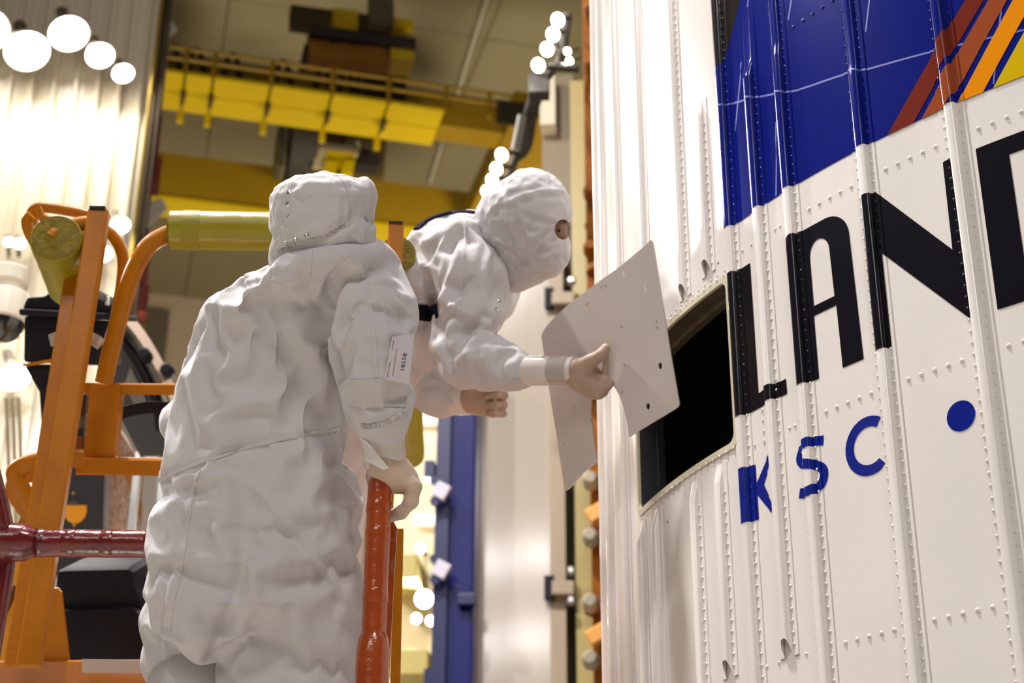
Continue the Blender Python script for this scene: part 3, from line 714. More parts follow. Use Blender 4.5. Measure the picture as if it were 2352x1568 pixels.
# gate
gm = MB(); gm.prism([at(x, y, 3.70) for x, y in ((206, 882), (276, 882), (262, 1052), (192, 1050))], F*.035); gm.build('gate_plate', ORANGE, lift, bevel=.003)
gm = MB(); gm.prism([at(x, y, 3.735) for x, y in ((276, 882), (283, 884), (268, 1050), (262, 1052))], F*.02); gm.build('gate_plate_edge', ORANGE, lift)
gm = MB(); gm.bar(at(196, 892, 3.72), at(560, 895, 3.74), .026, .03, up=UP); gm.build('gate_rail', ORANGE, lift)
gm = MB(); gm.bar(at(178, 1069, 3.70), at(560, 1074, 3.72), .040, .04, up=UP); gm.build('gate_rail', ORANGE, lift)
for (x0, y0, x1, y1, mm) in ((186, 905, 198, 955, 'latch_brown'), (181, 955, 195, 985, 'latch_grey'), (178, 983, 193, 1000, 'latch_black'), (172, 1000, 194, 1046, 'latch_orange')):
    m = MB(); m.prism([at(x, y, 3.73) for x, y in ((x0, y0), (x1, y0), (x1-3, y1), (x0-3, y1))], F*.03)
    m.build('latch_piece', mat(mm, {'latch_brown': srgb(60, 34, 10), 'latch_grey': srgb(96, 78, 56), 'latch_black': srgb(20, 16, 16), 'latch_orange': srgb(116, 62, 8)}[mm], .5), lift, bevel=.003)
m = MB(); m.sweep(vcat([at(272, 950, 3.78), at(300, 942, 3.80), (at(345, 935, 3.83)), at(420, 938, 3.86)], 4), [(.014, -.003), (.014, .003), (-.014, .003), (-.014, -.003)], up=UP); m.build('strap', BLACKPL, lift)
# loops by the left post
for pts in ([(192, 1052, 3.66), (130, 1054, 3.64), (78, 1062, 3.62), (40, 1078, 3.62), (38, 1100, 3.62), (66, 1150, 3.63), (100, 1205, 3.65), (112, 1230, 3.66)],
            [(150, 1085, 3.73), (90, 1084, 3.72), (50, 1094, 3.70), (34, 1116, 3.70), (42, 1142, 3.70), (70, 1180, 3.71), (96, 1215, 3.72)]):
    rail(pts, 0, 'guard_loop', flat=(.021, .010), up=UP, n=10)
m = MB(); m.bar(at(84, 1085, 3.80), at(118, 1205, 3.80), .02, .02); m.build('diagonal', ORANGE, lift)
m = MB(); m.lathe(at(74, 1205, 3.74), -F, [(.028, 0), (.028, .02)], 16); m.build('pivot', ORANGE, lift)
# toe board, gusset, deck
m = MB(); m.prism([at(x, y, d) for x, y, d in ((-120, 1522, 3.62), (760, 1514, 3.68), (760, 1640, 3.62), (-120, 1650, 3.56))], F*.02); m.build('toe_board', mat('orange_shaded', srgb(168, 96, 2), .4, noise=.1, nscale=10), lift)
m = MB(); m.prism([at(x, y, 3.66) for x, y in ((112, 1352), (132, 1350), (140, 1360), (158, 1516), (84, 1516))], F*.012); m.build('gusset', ORANGE, lift)
m = MB(); m.prism([at(x, y, 4.1) for x, y in ((-60, 1270), (62, 1272), (24, 1530), (-60, 1530))], F*.03); m.build('side_plate', mat('orange_lamplit', srgb(226, 150, 4), .4), lift)  # brighter orange stands for lamplight falling on this plate
m = MB(); m.tube([at(38, 1345, 4.05), at(-8, 1450, 4.05)], .008, 8); m.build('cable', mat('cable_brown', srgb(90, 50, 10), .5), lift)
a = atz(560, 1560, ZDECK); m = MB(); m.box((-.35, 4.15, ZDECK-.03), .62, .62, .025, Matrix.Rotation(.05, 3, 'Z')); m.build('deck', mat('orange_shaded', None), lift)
m = MB(); m.box((-.35, 4.4, ZDECK-.5), .15, .2, .45); m.build('boom_head', ORANGED, lift, bevel=.02)
m = MB(); m.bar((-.35, 4.6, ZDECK-.8), (-2.6, 7.6, .6), .3, .3); m.build('boom_arm', ORANGED, lift)
m = MB(); m.box((-3.0, 8.4, .5), .9, 1.2, .5); m.build('chassis', ORANGED, lift, bevel=.05)
tp = MB(); tp.prism([at(x, y, 3.595) for x, y in ((188, 1514), (360, 1516), (358, 1546), (188, 1545))], F*.004)
tp.build('clear_tape', mat('white_tape', srgb(186, 164, 152), .25, coat=.3, bump=.4, bscale=12), lift)
tw_ = MB()
tw_.lathe(at(158, 784, 3.755), at(187, 520, 3.76)-at(140, 920, 3.76), [(.036, -.014), (.040, -.008), (.041, .006), (.037, .016)], 16); tw_.build('tape_wrap', GREY, lift, smooth=1)
tw_ = MB(); tw_.sweep(vcat([at(116, 780, 3.70), at(135, 773, 3.69), at(170, 770, 3.69), at(212, 776, 3.76), at(234, 790, 3.76)], 4), [(.012, -.004), (.012, .004), (-.016, .004), (-.016, -.004)], up=UP); tw_.build('tape_wrap', GREY, lift, smooth=1)

# ------------------------------------------------------------------ first worker's platform with taped rails
ZP = Z0-.10
plat = thing('work_platform', 'work platform with red and orange tape wrapped rails, in front on the left', 'platform', (-.35, 2.6, ZP))
def taped(path, r, m_, name, wr=.006, seed=1, n=20, par=plat):
    P = vcat(path, 10); L = len(P); m = MB(); rr = np.random.default_rng(seed)
    sc = 1 + wr*np.array([rr.normal() for _ in range(L)]); sc = np.convolve(np.pad(sc, 1, mode='edge'), [.25, .5, .25], 'valid')
    m.tube(P, r, n, scales=list(sc)); o = m.build(name, m_, par, smooth=1.2)
    # tape turns: thin slanted rings
    for i in range(3, L-3, 4):
        T = (P[i+1]-P[i-1]).normalized(); q = T.orthogonal().normalized(); ax = (T + q*.18*rr.uniform(-1, 1)).normalized()
        mm = MB(); mm.lathe(P[i], ax, [(r*1.004, -.012), (r*1.03, -.011), (r*1.035, .010), (r*1.003, .012)], 20); mm.build('tape_turn', m_, o, smooth=.7)
    return o
# right hand post
top = at(873, 1108, 2.86); bx = at(855, 1568, 2.68)
pt = [Vector((top.x, top.y, z)) for z in (ZP, ZP+.3, ZP+.6, top.z-.12, top.z)]
taped(pt[2:], .0215, TAPE_R, 'taped_post', seed=3)
m = MB(); m.lathe(top, ZV, [(.0215, -.002), (.0205, .006), (.014, .012), (.0001, .014)], 20); m.build('post_top', TAPE_R, plat, smooth=1)
sl = Vector((top.x, top.y, atz(0, 0, 0).z))
zc = at(855, 1475, 2.72).z
m = MB(); m.lathe(Vector((top.x, top.y, zc)), -ZV, [(.0215, -.02), (.026, -.01), (.0285, .01), (.029, .05), (.0285, .16), (.029, .3)], 20); m.build('taped_sleeve', TAPE_R, plat, smooth=1)
m = MB(); m.bar(Vector((top.x, top.y, ZP)), Vector((top.x, top.y, ZP+.62)), .04, .04); m.build('post_foot', TAPE_R, plat)
# plate and strip behind the post
m = MB(); m.prism([at(x, y, 2.90) for x, y in ((893, 1180), (912, 1215), (905, 1330), (893, 1568), (876, 1568))], F*.01); m.build('taped_strip', TAPE_R, plat)
m = MB(); m.bar(at(916, 1215, 3.35), at(905, 1700, 3.2), .012, .02); m.build('back_rail', ORANGE, lift)
# left horizontal rail with joint
taped([at(-60, 1247, 3.05), at(20, 1247, 3.05), at(180, 1247, 3.05), at(420, 1250, 3.06), at(640, 1252, 3.06)], .0265, TAPE_D, 'taped_rail', seed=5)
jp = at(8, 1245, 3.03)
m = MB(); m.lathe(jp, RT, [(.026, -.06), (.036, -.04), (.038, 0), (.036, .04), (.0265, .062)], 20); m.build('taped_joint', TAPE_D, plat, smooth=1)
m = MB(); m.tube(vcat([jp+UP*.14-RT*.03, jp+UP*.06-RT*.01, jp, jp-UP*.08-RT*.006, Vector((jp.x-.02, jp.y, ZP))], 6), .022, 14, scales=None); m.build('taped_upright', TAPE_D, plat, smooth=1)
m = MB(); m.box((-.42, 2.60, ZP-.03), .60, .55, .03); m.build('deck', STEEL, plat)
m = MB(); m.box((-.35, 2.60, (ZP-.06)/2), .5, .4, (ZP-.06)/2-.001); m.build('lift_table', ORANGED, plat)
m = MB(); a = at(640, 1252, 3.06); m.bar(Vector((a.x, a.y, ZP)), a, .04, .04); m.build('post', ORANGE, plat)

# ------------------------------------------------------------------ things on the left behind the lift
box = thing('control_box', 'black plastic control box with lipped lid behind the orange posts', 'control box', at(110, 800, 4.4))
def pxbox(pts, d, th, name, m_, par, bev=.0):
    m = MB(); m.prism([at(x, y, d) for x, y in pts], F*th); return m.build(name, m_, par, bevel=bev, smooth=.5 if bev else None)
pxbox([(60, 682), (102, 680), (120, 660), (165, 652), (260, 700), (262, 722), (48, 712)], 4.38, .22, 'lid', BLACKPL, box, .012)
pxbox([(42, 708), (262, 720), (262, 736), (42, 724)], 4.35, .28, 'lid_rim', BLACKPL, box, .008)
pxbox([(54, 724), (250, 736), (240, 840), (52, 832)], 4.40, .2, 'body', BLACKPL, box, .012)
pxbox([(52, 838), (128, 838), (128, 1060), (98, 1060), (88, 900), (66, 862)], 4.42, .16, 'lower_body', BLACKPL, box, .012)
pxbox([(52, 836), (138, 820), (138, 828), (52, 842)], 4.36, .03, 'orange_edge', ORANGE, box)
m = MB(); m.tube([at(248, 680, 4.36), at(245, 700, 4.36)], .008, 10); m.build('toggle', CHROME, box, smooth=1)
# dome camera
dc = thing('dome_camera', 'white dome camera with dark glossy dome at the left edge', 'camera', at(8, 700, 5.2))
c = at(6, 742, 5.2); R_ = 46/FPX*5.2
m = MB(); m.lathe(c, -ZV, [(R_*.9, -R_*3.0), (R_*1.0, -R_*2.9), (R_*1.0, -R_*2.2), (R_*.75, -R_*2.1), (R_*.75, -R_*1.8), (R_*1.12, -R_*1.6), (R_*1.2, -R_*1.2), (R_*1.2, -R_*.1), (R_*1.1, 0)], 28); m.build('housing', mat('camera_white', srgb(232, 224, 206), .35), dc, smooth=.6)
m = MB(); m.lathe(c, -ZV, [(R_*1.08*math.cos(a), R_*.98*math.sin(a)) for a in np.linspace(0, PI/2-.02, 10)], 28); m.build('dome', mat('smoked_dome', (.015, .014, .013, 1), .04, coat=1), dc, smooth=1.2)
e_ = c+ZV*R_*2.4-RT*.55; m = MB(); m.tube([c+ZV*R_*2.4-RT*R_*.9, e_, Vector((e_.x, e_.y, 0))], .02, 10); m.build('stem', mat('camera_white', None), dc, smooth=1)
# hanging cables far left
for i, x in enumerate((18, 32, 46)):
    m = MB(); m.tube(vcat([at(x-4, 912, 9), at(x, 1000, 9), at(x+4, 1200, 9), at(x+1, 1560, 9)], 5), .012, 6)
    tag(m.build('hanging_cable', mat('cable_olive', srgb(150, 138, 104), .6), smooth=1), ['left', 'middle', 'right'][i]+' one of three cables hanging at the left edge below the dome camera', 'cable')
# glossy dark leaning panel
gp = thing('leaning_panel', 'dark glossy panel with a pale curved rim, leaning behind the gate rail', 'panel', at(330, 900, 6.0))
outer = [(288, 735), (320, 775), (352, 828), (380, 885), (396, 930), (392, 1040)]
pxbox([(240, 800), (262, 770), (284, 748), (308, 778), (338, 830), (364, 888), (380, 930), (384, 1046), (322, 1048), (262, 930), (240, 880)], 6.0, .05, 'dark_face', mat('smoked_glass', (.010, .010, .014, 1), .08, coat=.6), gp)
m = MB(); m.sweep(vcat([at(x, y, 5.96) for x, y in outer], 5), [(.028, -.02), (.03, .012), (-.002, .03), (-.03, .0)], up=F); m.build('rim', mat('rim_silver', srgb(196, 176, 160), .2, metal=.5), gp, smooth=.8)
m = MB(); m.sweep(vcat([at(x, y, 5.97) for x, y in ((262, 765), (300, 812), (332, 868), (356, 925), (366, 990))], 5), [(.012, -.01), (.012, .01), (-.012, .01), (-.012, -.01)], up=F); m.build('seal', BLACKPL, gp)
for x, y, r in ((334, 818, .026), (386, 852, .024)):
    m = MB(); m.lathe(at(x, y, 5.92), -F+UP*.3, [(r*.6, -.04), (r, -.02), (r, .03), (r*.6, .045)], 16); m.build('hinge', BLACKPL, gp, smooth=.8)
pxbox([(300, 842), (330, 905), (344, 946), (318, 950), (286, 880)], 5.985, .012, 'pale_reflection', mat('grey_reflection', srgb(120, 116, 108), .2), gp)  # reflection in the glossy face, painted as a pale patch
# display boards
def legs(px, py, d, par, n=2, gap=.1):
    for i in range(n):
        p = at(px+(i-.5)*60, py, d); m = MB(); m.bar(Vector((p.x, p.y, 0)), p, .03, .03); m.build('leg', MATS['frame_grey'] if 'frame_grey' in MATS else STEEL, par)
legs(350, 1040, 6.03, gp)
bd = thing('display_board', 'black board with an orange half disc and small dots behind the orange post', 'board', at(175, 1200, 6.1))
pxbox([(120, 940), (238, 940), (228, 1320), (100, 1320)], 6.1, .04, 'board', mat('board_black', (.016, .015, .022, 1), .45), bd)
pxbox([(172+math.cos(a)*27, 1169+math.sin(a)*33) for a in np.linspace(-.28, PI+.28, 22)], 6.095, .004, 'half_disc', mat('board_orange', srgb(238, 158, 4), .45), bd)
for x, y, r, mm in ((168, 1132, 3, 'dot_tan'), (170, 1206, 3, 'board_orange'), (168, 1143, 2.2, 'dot_grey')):
    pxbox([(x+r*math.cos(a), y+r*math.sin(a)) for a in np.linspace(0, 2*PI, 12, endpoint=False)], 6.094, .004, 'dot', mat(mm, srgb(190, 150, 84) if mm == 'dot_tan' else srgb(74, 68, 72), .5), bd)
pxbox([(154, 1158)] + [(168+13*math.cos(a), 1158-9*math.sin(a)) for a in np.linspace(PI, 0, 10)], 6.093, .004, 'small_arc', mat('dot_grey', None), bd)
b2 = thing('grained_board', 'pinkish streaked board in a grey frame behind the gate', 'board', at(280, 1180, 6.2))
def grain():
    m = mat('streaked_pink', srgb(206, 172, 148), .5)
    nt = m.node_tree; b = nt.nodes['Principled BSDF']
    tc = nt.nodes.new('ShaderNodeTexCoord'); mp = nt.nodes.new('ShaderNodeMapping'); mp.inputs['Rotation'].default_value = (0, .45, 0); mp.inputs['Scale'].default_value = (30, 30, 2.2)
    n = nt.nodes.new('ShaderNodeTexNoise'); n.inputs['Scale'].default_value = 3; n.inputs['Detail'].default_value = 8
    cr = nt.nodes.new('ShaderNodeValToRGB'); e = cr.color_ramp.elements
    e[0].position = .36; e[0].color = srgb(160, 130, 108); e[1].position = .62; e[1].color = srgb(216, 184, 164)
    e2 = cr.color_ramp.elements.new(.46); e2.color = srgb(196, 160, 136)
    nt.links.new(tc.outputs['Object'], mp.inputs[0]); nt.links.new(mp.outputs[0], n.inputs[0]); nt.links.new(n.outputs[0], cr.inputs[0]); nt.links.new(cr.outputs[0], b.inputs['Base Color'])
    return m
pxbox([(262, 965), (312, 1050), (332, 1052), (330, 1330), (240, 1330), (250, 1060)], 6.22, .03, 'board', grain(), b2)
pxbox([(232, 1050), (250, 1050), (243, 1330), (222, 1330)], 6.18, .05, 'frame_bar', mat('frame_grey', srgb(176, 170, 166), .4), b2)
pxbox([(268, 958), (284, 958), (334, 1052), (314, 1052)], 6.18, .05, 'frame_bar', mat('frame_grey', None), b2)
pxbox([(332, 1052), (360, 1052), (352, 1330), (318, 1330)], 6.18, .05, 'frame_bar', mat('frame_grey', None), b2)
pxbox([(286, 1092), (298, 1092), (326, 1160), (322, 1200)], 6.215, .004, 'ochre_streak', mat('ochre', srgb(190, 120, 20), .5), b2)
legs(165, 1315, 6.13, bd); legs(290, 1325, 6.24, b2)
# black case at the bottom
bk = thing('equipment_case', 'black rounded equipment case on the lift deck at the bottom left', 'case', at(230, 1500, 4.0))
pxbox([(128, 1308), (296, 1304), (310, 1312), (312, 1350), (322, 1366), (330, 1410), (120, 1412)], 4.0, .25, 'lid', BLACKPL, bk, .02)
pxbox([(110, 1400), (300, 1392), (340, 1420), (420, 1470), (420, 1560), (110, 1560)], 3.97, .3, 'body', BLACKPL, bk, .025)
pxbox([(312, 1322), (360, 1322), (360, 1372), (318, 1366)], 4.1, .06, 'catch', BLACKPL, bk, .01)

# ------------------------------------------------------------------ hatch cover held by the second worker
PLATE = mat('cover_white', srgb(214, 204, 198), .32, coat=.25, noise=.02, nscale=8)
dep = lambda x: 3.36 + (1560-x)/(1560-1243)*.30
def curve_d(x, y):
    t = (x-1400)/160; return dep(x) + .03*(1-t*t)*-1 + (max(0, 1325-x)/82)**2*.03
outl = catmull([(1243, 770), (1258, 745), (1300, 703)], 4)[:-1] + [(1300, 703), (1360, 658), (1430, 607), (1486, 560)] + catmull([(1486, 560), (1495, 551), (1500, 560)], 3) + [(1516, 660), (1538, 800), (1558, 914)] + catmull([(1558, 914), (1560, 930), (1550, 940)], 3) + [(1500, 970), (1445, 1003)] + catmull([(1445, 1003), (1441, 975), (1434, 945), (1424, 912), (1408, 886), (1385, 878), (1365, 892), (1357, 930), (1360, 980), (1370, 1060)], 3)[1:] + [(1340, 1085)] + catmull([(1310, 1118), (1300, 1126), (1295, 1115)], 3) + [(1280, 1010), (1262, 900)]
_o = []
for x, y in outl:
    if not _o or math.hypot(_o[-1][0]-x, _o[-1][1]-y) > 2: _o.append((float(x), float(y)))
outl = _o
def ell(cx, cy, a, b): return [(cx+a*math.cos(t), cy+b*math.sin(t)) for t in np.linspace(0, 2*PI, 12, endpoint=False)]
holes = [ell(1516, 840, 4.5, 8), ell(1488, 933, 4.5, 8), ell(1349, 702, 3.2, 8), ell(1281, 771, 2, 5), ell(1294, 1019, 2, 5), ell(1436, 628, 5, 9), ell(1486, 662, 5, 9)]
def inpoly(p, L):
    c = False
    for (x1, y1), (x2, y2) in zip(L, L[1:]+L[:1]):
        if (y1 > p[1]) != (y2 > p[1]) and p[0] < (x2-x1)*(p[1]-y1)/(y2-y1)+x1: c = not c
    return c
def plate_mesh():
    vs, es = [], []; K = .001
    for L in [outl]+holes:
        b = len(vs); vs += [Vector((x*K, y*K)) for x, y in L]; es += [(b+i, b+(i+1) % len(L)) for i in range(len(L))]
    E_ = [p for L in [outl]+holes for p in dens(L, 5)]
    for gx in range(1250, 1560, 16):
        for gy in range(560, 1120, 30):
            p = (gx+.31, gy+.17)
            if inpoly(p, outl) and not any(inpoly(p, L) for L in holes) and min(math.hypot(p[0]-a, p[1]-c) for a, c in E_) > 9: vs.append(Vector((p[0]*K, p[1]*K)))
    r = delaunay_2d_cdt(vs, es, [], 1, 1e-7)
    bm = bmesh.new(); bv = [bm.verts.new(at(v.x/K, v.y/K, curve_d(v.x/K, v.y/K))) for v in r[0]]
    for f in r[2]:
        c = sum((r[0][i] for i in f), Vector((0, 0)))/len(f)/K
        if not any(inpoly(c, L) for L in holes): bm.faces.new([bv[i] for i in f])
    bmesh.ops.delete(bm, geom=[v for v in bm.verts if not v.link_faces], context='VERTS')
    bmesh.ops.recalc_face_normals(bm, faces=bm.faces)
    nf = sum((f.normal for f in bm.faces), Vector())
    if nf.dot(F) > 0: bmesh.ops.reverse_faces(bm, faces=bm.faces)
    for f in bm.faces: f.smooth = True
    me = bpy.data.meshes.new('cover_plate'); bm.to_mesh(me); bm.free(); return me
cover = thing('hatch_cover', 'curved white hatch cover plate with slot and bolt holes, held up by the bending worker', 'cover', at(1400, 800, 3.5))
cp = link('cover_plate', plate_mesh(), PLATE, cover)
md = cp.modifiers.new('thick', 'SOLIDIFY'); md.thickness = .0035; md.offset = -1
cp.modifiers.new('edge', 'EDGE_SPLIT').split_angle = .5
for x, y in ((1436, 628), (1486, 662)):
    m = MB(); d = curve_d(x, y)-.001; m.prism([at(a, b, d+.004) for a, b in ell(x, y, 6, 10)], F*.004); m.build('nut_plate', mat('plate_pad', srgb(232, 226, 220), .4), cover)
m = MB()
for x, y in ((1382, 660), (1391, 656), (1428, 750), (1434, 838), (1508, 738), (1510, 752), (1430, 900), (1322, 935), (1358, 965)):
    d = curve_d(x, y)-.0002; m.prism([at(a, b, d) for a, b in ell(x, y, 2.2, 3)], -F*.0006)
stuff(m.build('small_rivets', mat('rivet_grey', srgb(160, 150, 144), .5), cover))
# ------------------------------------------------------------------ implicit bodies: smooth union -> surface nets -> cloth folds
RTn, UPn, Fn = np.array(RT), np.array(UP), np.array(F); CAMn = np.array(CAM)
def cpt(px, py, d): return np.array([(px-1176)/FPX*d, -(py-784)/FPX*d, d])      # camera space
def c2w(P): return CAMn + P[:, :1]*RTn + P[:, 1:2]*UPn + P[:, 2:3]*Fn
class Body:
    """primitives in camera-aligned axes (x right, y up, z away), metres"""
    def __init__(s): s.p = []
    def cone(s, chain, k=.03, flat=1.0):
        """chain of (px, py, depth, radius)"""
        for a, b in zip(chain, chain[1:]): s.p.append(('c', cpt(*a[:3]), cpt(*b[:3]), a[3], b[3], k, flat))
        return s
    def ball(s, px, py, d, rx, ry, rz, k=.02, rot=0):
        s.p.append(('e', cpt(px, py, d), np.array([rx, ry, rz]), rot, k)); return s
    def tube(s, secs, k=.03, pw=2.0):
        """sections (py, centre px, half width px, depth, half depth) stacked along the up axis"""
        R = []
        for py, cx, hw, d, hd in secs:
            c = cpt(cx, py, d); R.append((c[1], c[0], hw/FPX*d, c[2], hd))
        R = np.array(sorted(R)); s.p.append(('t', R, k, pw)); return s
    def eval(s, P):
        D = None
        for p in s.p:
            if p[0] == 'c':
                _, a, b, ra, rb, k, fl = p; ab = b-a; ap = P-a
                t = np.clip((ap@ab)/(ab@ab), 0, 1); q = ap-t[..., None]*ab
                if fl != 1: q = q*np.array([1, 1, 1/fl])
                d = np.sqrt((q*q).sum(-1))-(ra+(rb-ra)*t)
            elif p[0] == 'e':
                _, c, r, rot, k = p; q = P-c
                if rot:
                    cr, sr = math.cos(rot), math.sin(rot); q = np.stack([q[..., 0]*cr+q[..., 1]*sr, -q[..., 0]*sr+q[..., 1]*cr, q[..., 2]], -1)
                q = q/r; l = np.sqrt((q*q).sum(-1)); d = (l-1)*r.min()
            else:
                _, R, k, pw = p; y = P[..., 1]
                cx, hw, cz, hd = [np.interp(y, R[:, 0], R[:, i]) for i in (1, 2, 3, 4)]
                l = (np.abs((P[..., 0]-cx)/hw)**pw + np.abs((P[..., 2]-cz)/hd)**pw)**(1/pw)
                d = np.maximum((l-1)*np.minimum(hw, hd), np.maximum(R[0, 0]-y, y-R[-1, 0]))
            if D is None: D = d
            else:
                h = np.clip(k-np.abs(D-d), 0, None)/k
                D = np.minimum(D, d)-h*h*k*.25
        return D
def surface_nets(fn, lo, hi, h):
    ax = [np.arange(lo[i], hi[i]+h, h) for i in range(3)]; n = [len(a) for a in ax]
    G = np.empty(n, np.float32)
    for i, x in enumerate(ax[0]):
        Y, Z = np.meshgrid(ax[1], ax[2], indexing='ij')
        G[i] = fn(np.stack([np.full_like(Y, x), Y, Z], -1))
    S = G < 0
    acc = np.zeros([k-1 for k in n]+[3], np.float32); cnt = np.zeros([k-1 for k in n], np.int32)
    base = np.stack(np.meshgrid(*[np.arange(k-1) for k in n], indexing='ij'), -1).astype(np.float32)
    for a in range(3):
        sl0 = [slice(None)]*3; sl1 = [slice(None)]*3; sl0[a] = slice(0, -1); sl1[a] = slice(1, None)
        g0, g1 = G[tuple(sl0)], G[tuple(sl1)]; X = (g0 < 0) != (g1 < 0)
        t = np.where(X, g0/np.where(X, g0-g1, 1), 0)
        o1, o2 = [b for b in range(3) if b != a]
        for u in (0, 1):
            for v in (0, 1):
                ss = [slice(None)]*3; ss[o1] = slice(u, n[o1]-1+u); ss[o2] = slice(v, n[o2]-1+v)
                xx = X[tuple(ss)]; off = np.zeros(xx.shape+(3,), np.float32); off[..., a] = t[tuple(ss)]; off[..., o1] = u; off[..., o2] = v
                acc += off*xx[..., None]; cnt += xx
    act = cnt > 0; idx = -np.ones(act.shape, np.int64); idx[act] = np.arange(act.sum())
    V_ = (base[act]+acc[act]/cnt[act][:, None])*h+np.array(lo)
    Q = []
    for a in range(3):
        sl0 = [slice(None)]*3; sl1 = [slice(None)]*3; sl0[a] = slice(0, -1); sl1[a] = slice(1, None)
        s0, s1 = S[tuple(sl0)], S[tuple(sl1)]; o1, o2 = [(1, 2), (2, 0), (0, 1)][a]
        for flip in (False, True):
            X = (s0 & ~s1) if not flip else (~s0 & s1)
            ii = np.argwhere(X); ii = ii[(ii[:, o1] > 0) & (ii[:, o2] > 0) & (ii[:, o1] < n[o1]-1) & (ii[:, o2] < n[o2]-1)]
            q = []
            for u, v in ((-1, -1), (0, -1), (0, 0), (-1, 0)):
                j = ii.copy(); j[:, o1] += u; j[:, o2] += v; q.append(idx[j[:, 0], j[:, 1], j[:, 2]])
            q = np.stack(q, 1); Q.append(q if not flip else q[:, ::-1])
    return V_, np.concatenate(Q)
def np_mesh(name, V_, Q):
    me = bpy.data.meshes.new(name)
    me.vertices.add(len(V_)); me.vertices.foreach_set('co', np.asarray(V_, np.float32).ravel())
    me.loops.add(Q.size); me.loops.foreach_set('vertex_index', Q.astype(np.int32).ravel())
    k = Q.shape[1]; me.polygons.add(len(Q)); me.polygons.foreach_set('loop_start', np.arange(0, Q.size, k, dtype=np.int32))
    me.polygons.foreach_set('use_smooth', np.ones(len(Q), bool)); me.update(calc_edges=True); me.validate()
    return me
def grown(body, h, iso=0.0, pad=.03):
    lo, hi = [], []
    for p in body.p:
        if p[0] == 'c': r = max(p[3], p[4]); A = np.array([p[1]-r, p[2]-r, p[1]+r, p[2]+r])
        elif p[0] == 'e': A = np.array([p[1]-p[2].max(), p[1]+p[2].max()])
        else: R = p[1]; A = np.array([[(R[:, 1]-R[:, 2]).min(), R[:, 0].min(), (R[:, 3]-R[:, 4]).min()], [(R[:, 1]+R[:, 2]).max(), R[:, 0].max(), (R[:, 3]+R[:, 4]).max()]])
        lo.append(A.min(0)); hi.append(A.max(0))
    V_, Q = surface_nets(lambda P: body.eval(P)-iso, np.min(lo, 0)-pad, np.max(hi, 0)+pad, h)
    return V_, Q[:, ::-1]      # the axes are left-handed, so turn the faces
def relax(V_, Q, it=2, f=.5):
    E_ = np.concatenate([Q[:, [i, (i+1) % Q.shape[1]]] for i in range(Q.shape[1])])
    E_ = np.concatenate([E_, E_[:, ::-1]]); c = np.bincount(E_[:, 0], minlength=len(V_))[:, None]
    for _ in range(it):
        A = np.stack([np.bincount(E_[:, 0], V_[E_[:, 1], i], len(V_)) for i in range(3)], 1)/np.maximum(c, 1)
        V_ = V_+(A-V_)*f
    return V_
def normals(V_, Q):
    n = np.cross(V_[Q[:, 2]]-V_[Q[:, 0]], V_[Q[:, 3 % Q.shape[1]]]-V_[Q[:, 1]]); N = np.zeros_like(V_)
    for i in range(Q.shape[1]): np.add.at(N, Q[:, i], n)
    return N/np.maximum(np.linalg.norm(N, axis=1, keepdims=True), 1e-9)
def lump(P, sc, seed):
    """smooth pseudo noise in [-1, 1] from a few random plane waves"""
    r = np.random.default_rng(seed); f = 0
    for _ in range(10):
        k = r.normal(size=3); k *= sc*r.uniform(.6, 1.6)/np.linalg.norm(k); f = f+np.sin(P@k+r.uniform(0, 6.3))
    return f/4.5
def drape(V_, Q, VI, QI, frames=14, grow=.09, pin=None, hold=.17, grav=.3, bend=30., seed=1):
    """let the sheet V_ settle over the inner body VI as cloth a little too large for it: real folds.
    A weak hold keeps every point near its place, so that the spare length goes into folds"""
    a = bpy.data.objects.new('tmp_cloth', np_mesh('tmp_cloth', V_, Q)); b = bpy.data.objects.new('tmp_body', np_mesh('tmp_body', VI, QI))
    COL.objects.link(a); COL.objects.link(b)
    b.modifiers.new('col', 'COLLISION'); b.collision.thickness_outer = .003; b.collision.cloth_friction = 12
    m = a.modifiers.new('cloth', 'CLOTH'); s = m.settings
    s.quality = 4; s.mass = .25; s.tension_stiffness = 30; s.compression_stiffness = 30; s.shear_stiffness = 4; s.bending_stiffness = bend
    s.tension_damping = 2; s.compression_damping = 2; s.shear_damping = 1.2; s.bending_damping = .5; s.air_damping = 1
    s.shrink_min = -grow; s.effector_weights.gravity = grav; m.collision_settings.distance_min = .003
    wt = hold*(1+.35*lump(V_, 14, seed)); 
    if pin is not None: wt = np.maximum(wt, pin)
    g = a.vertex_groups.new(name='pin'); wq = np.round(np.clip(wt, .02, 1), 2)
    for v in np.unique(wq): g.add([int(i) for i in np.nonzero(wq == v)[0]], float(v), 'REPLACE')
    s.vertex_group_mass = 'pin'; s.pin_stiffness = 1
    SC.frame_start = 1; SC.frame_end = frames+1; m.point_cache.frame_start = 1; m.point_cache.frame_end = frames+1
    for f in range(1, frames+2): SC.frame_set(f)
    dg = bpy.context.evaluated_depsgraph_get(); ev = a.evaluated_get(dg); me = ev.to_mesh()
    out = np.empty(len(V_)*3, np.float32); me.vertices.foreach_get('co', out); ev.to_mesh_clear()
    for o in (a, b):
        d = o.data; bpy.data.objects.remove(o); bpy.data.meshes.remove(d)
    SC.frame_set(1)
    return out.reshape(-1, 3)
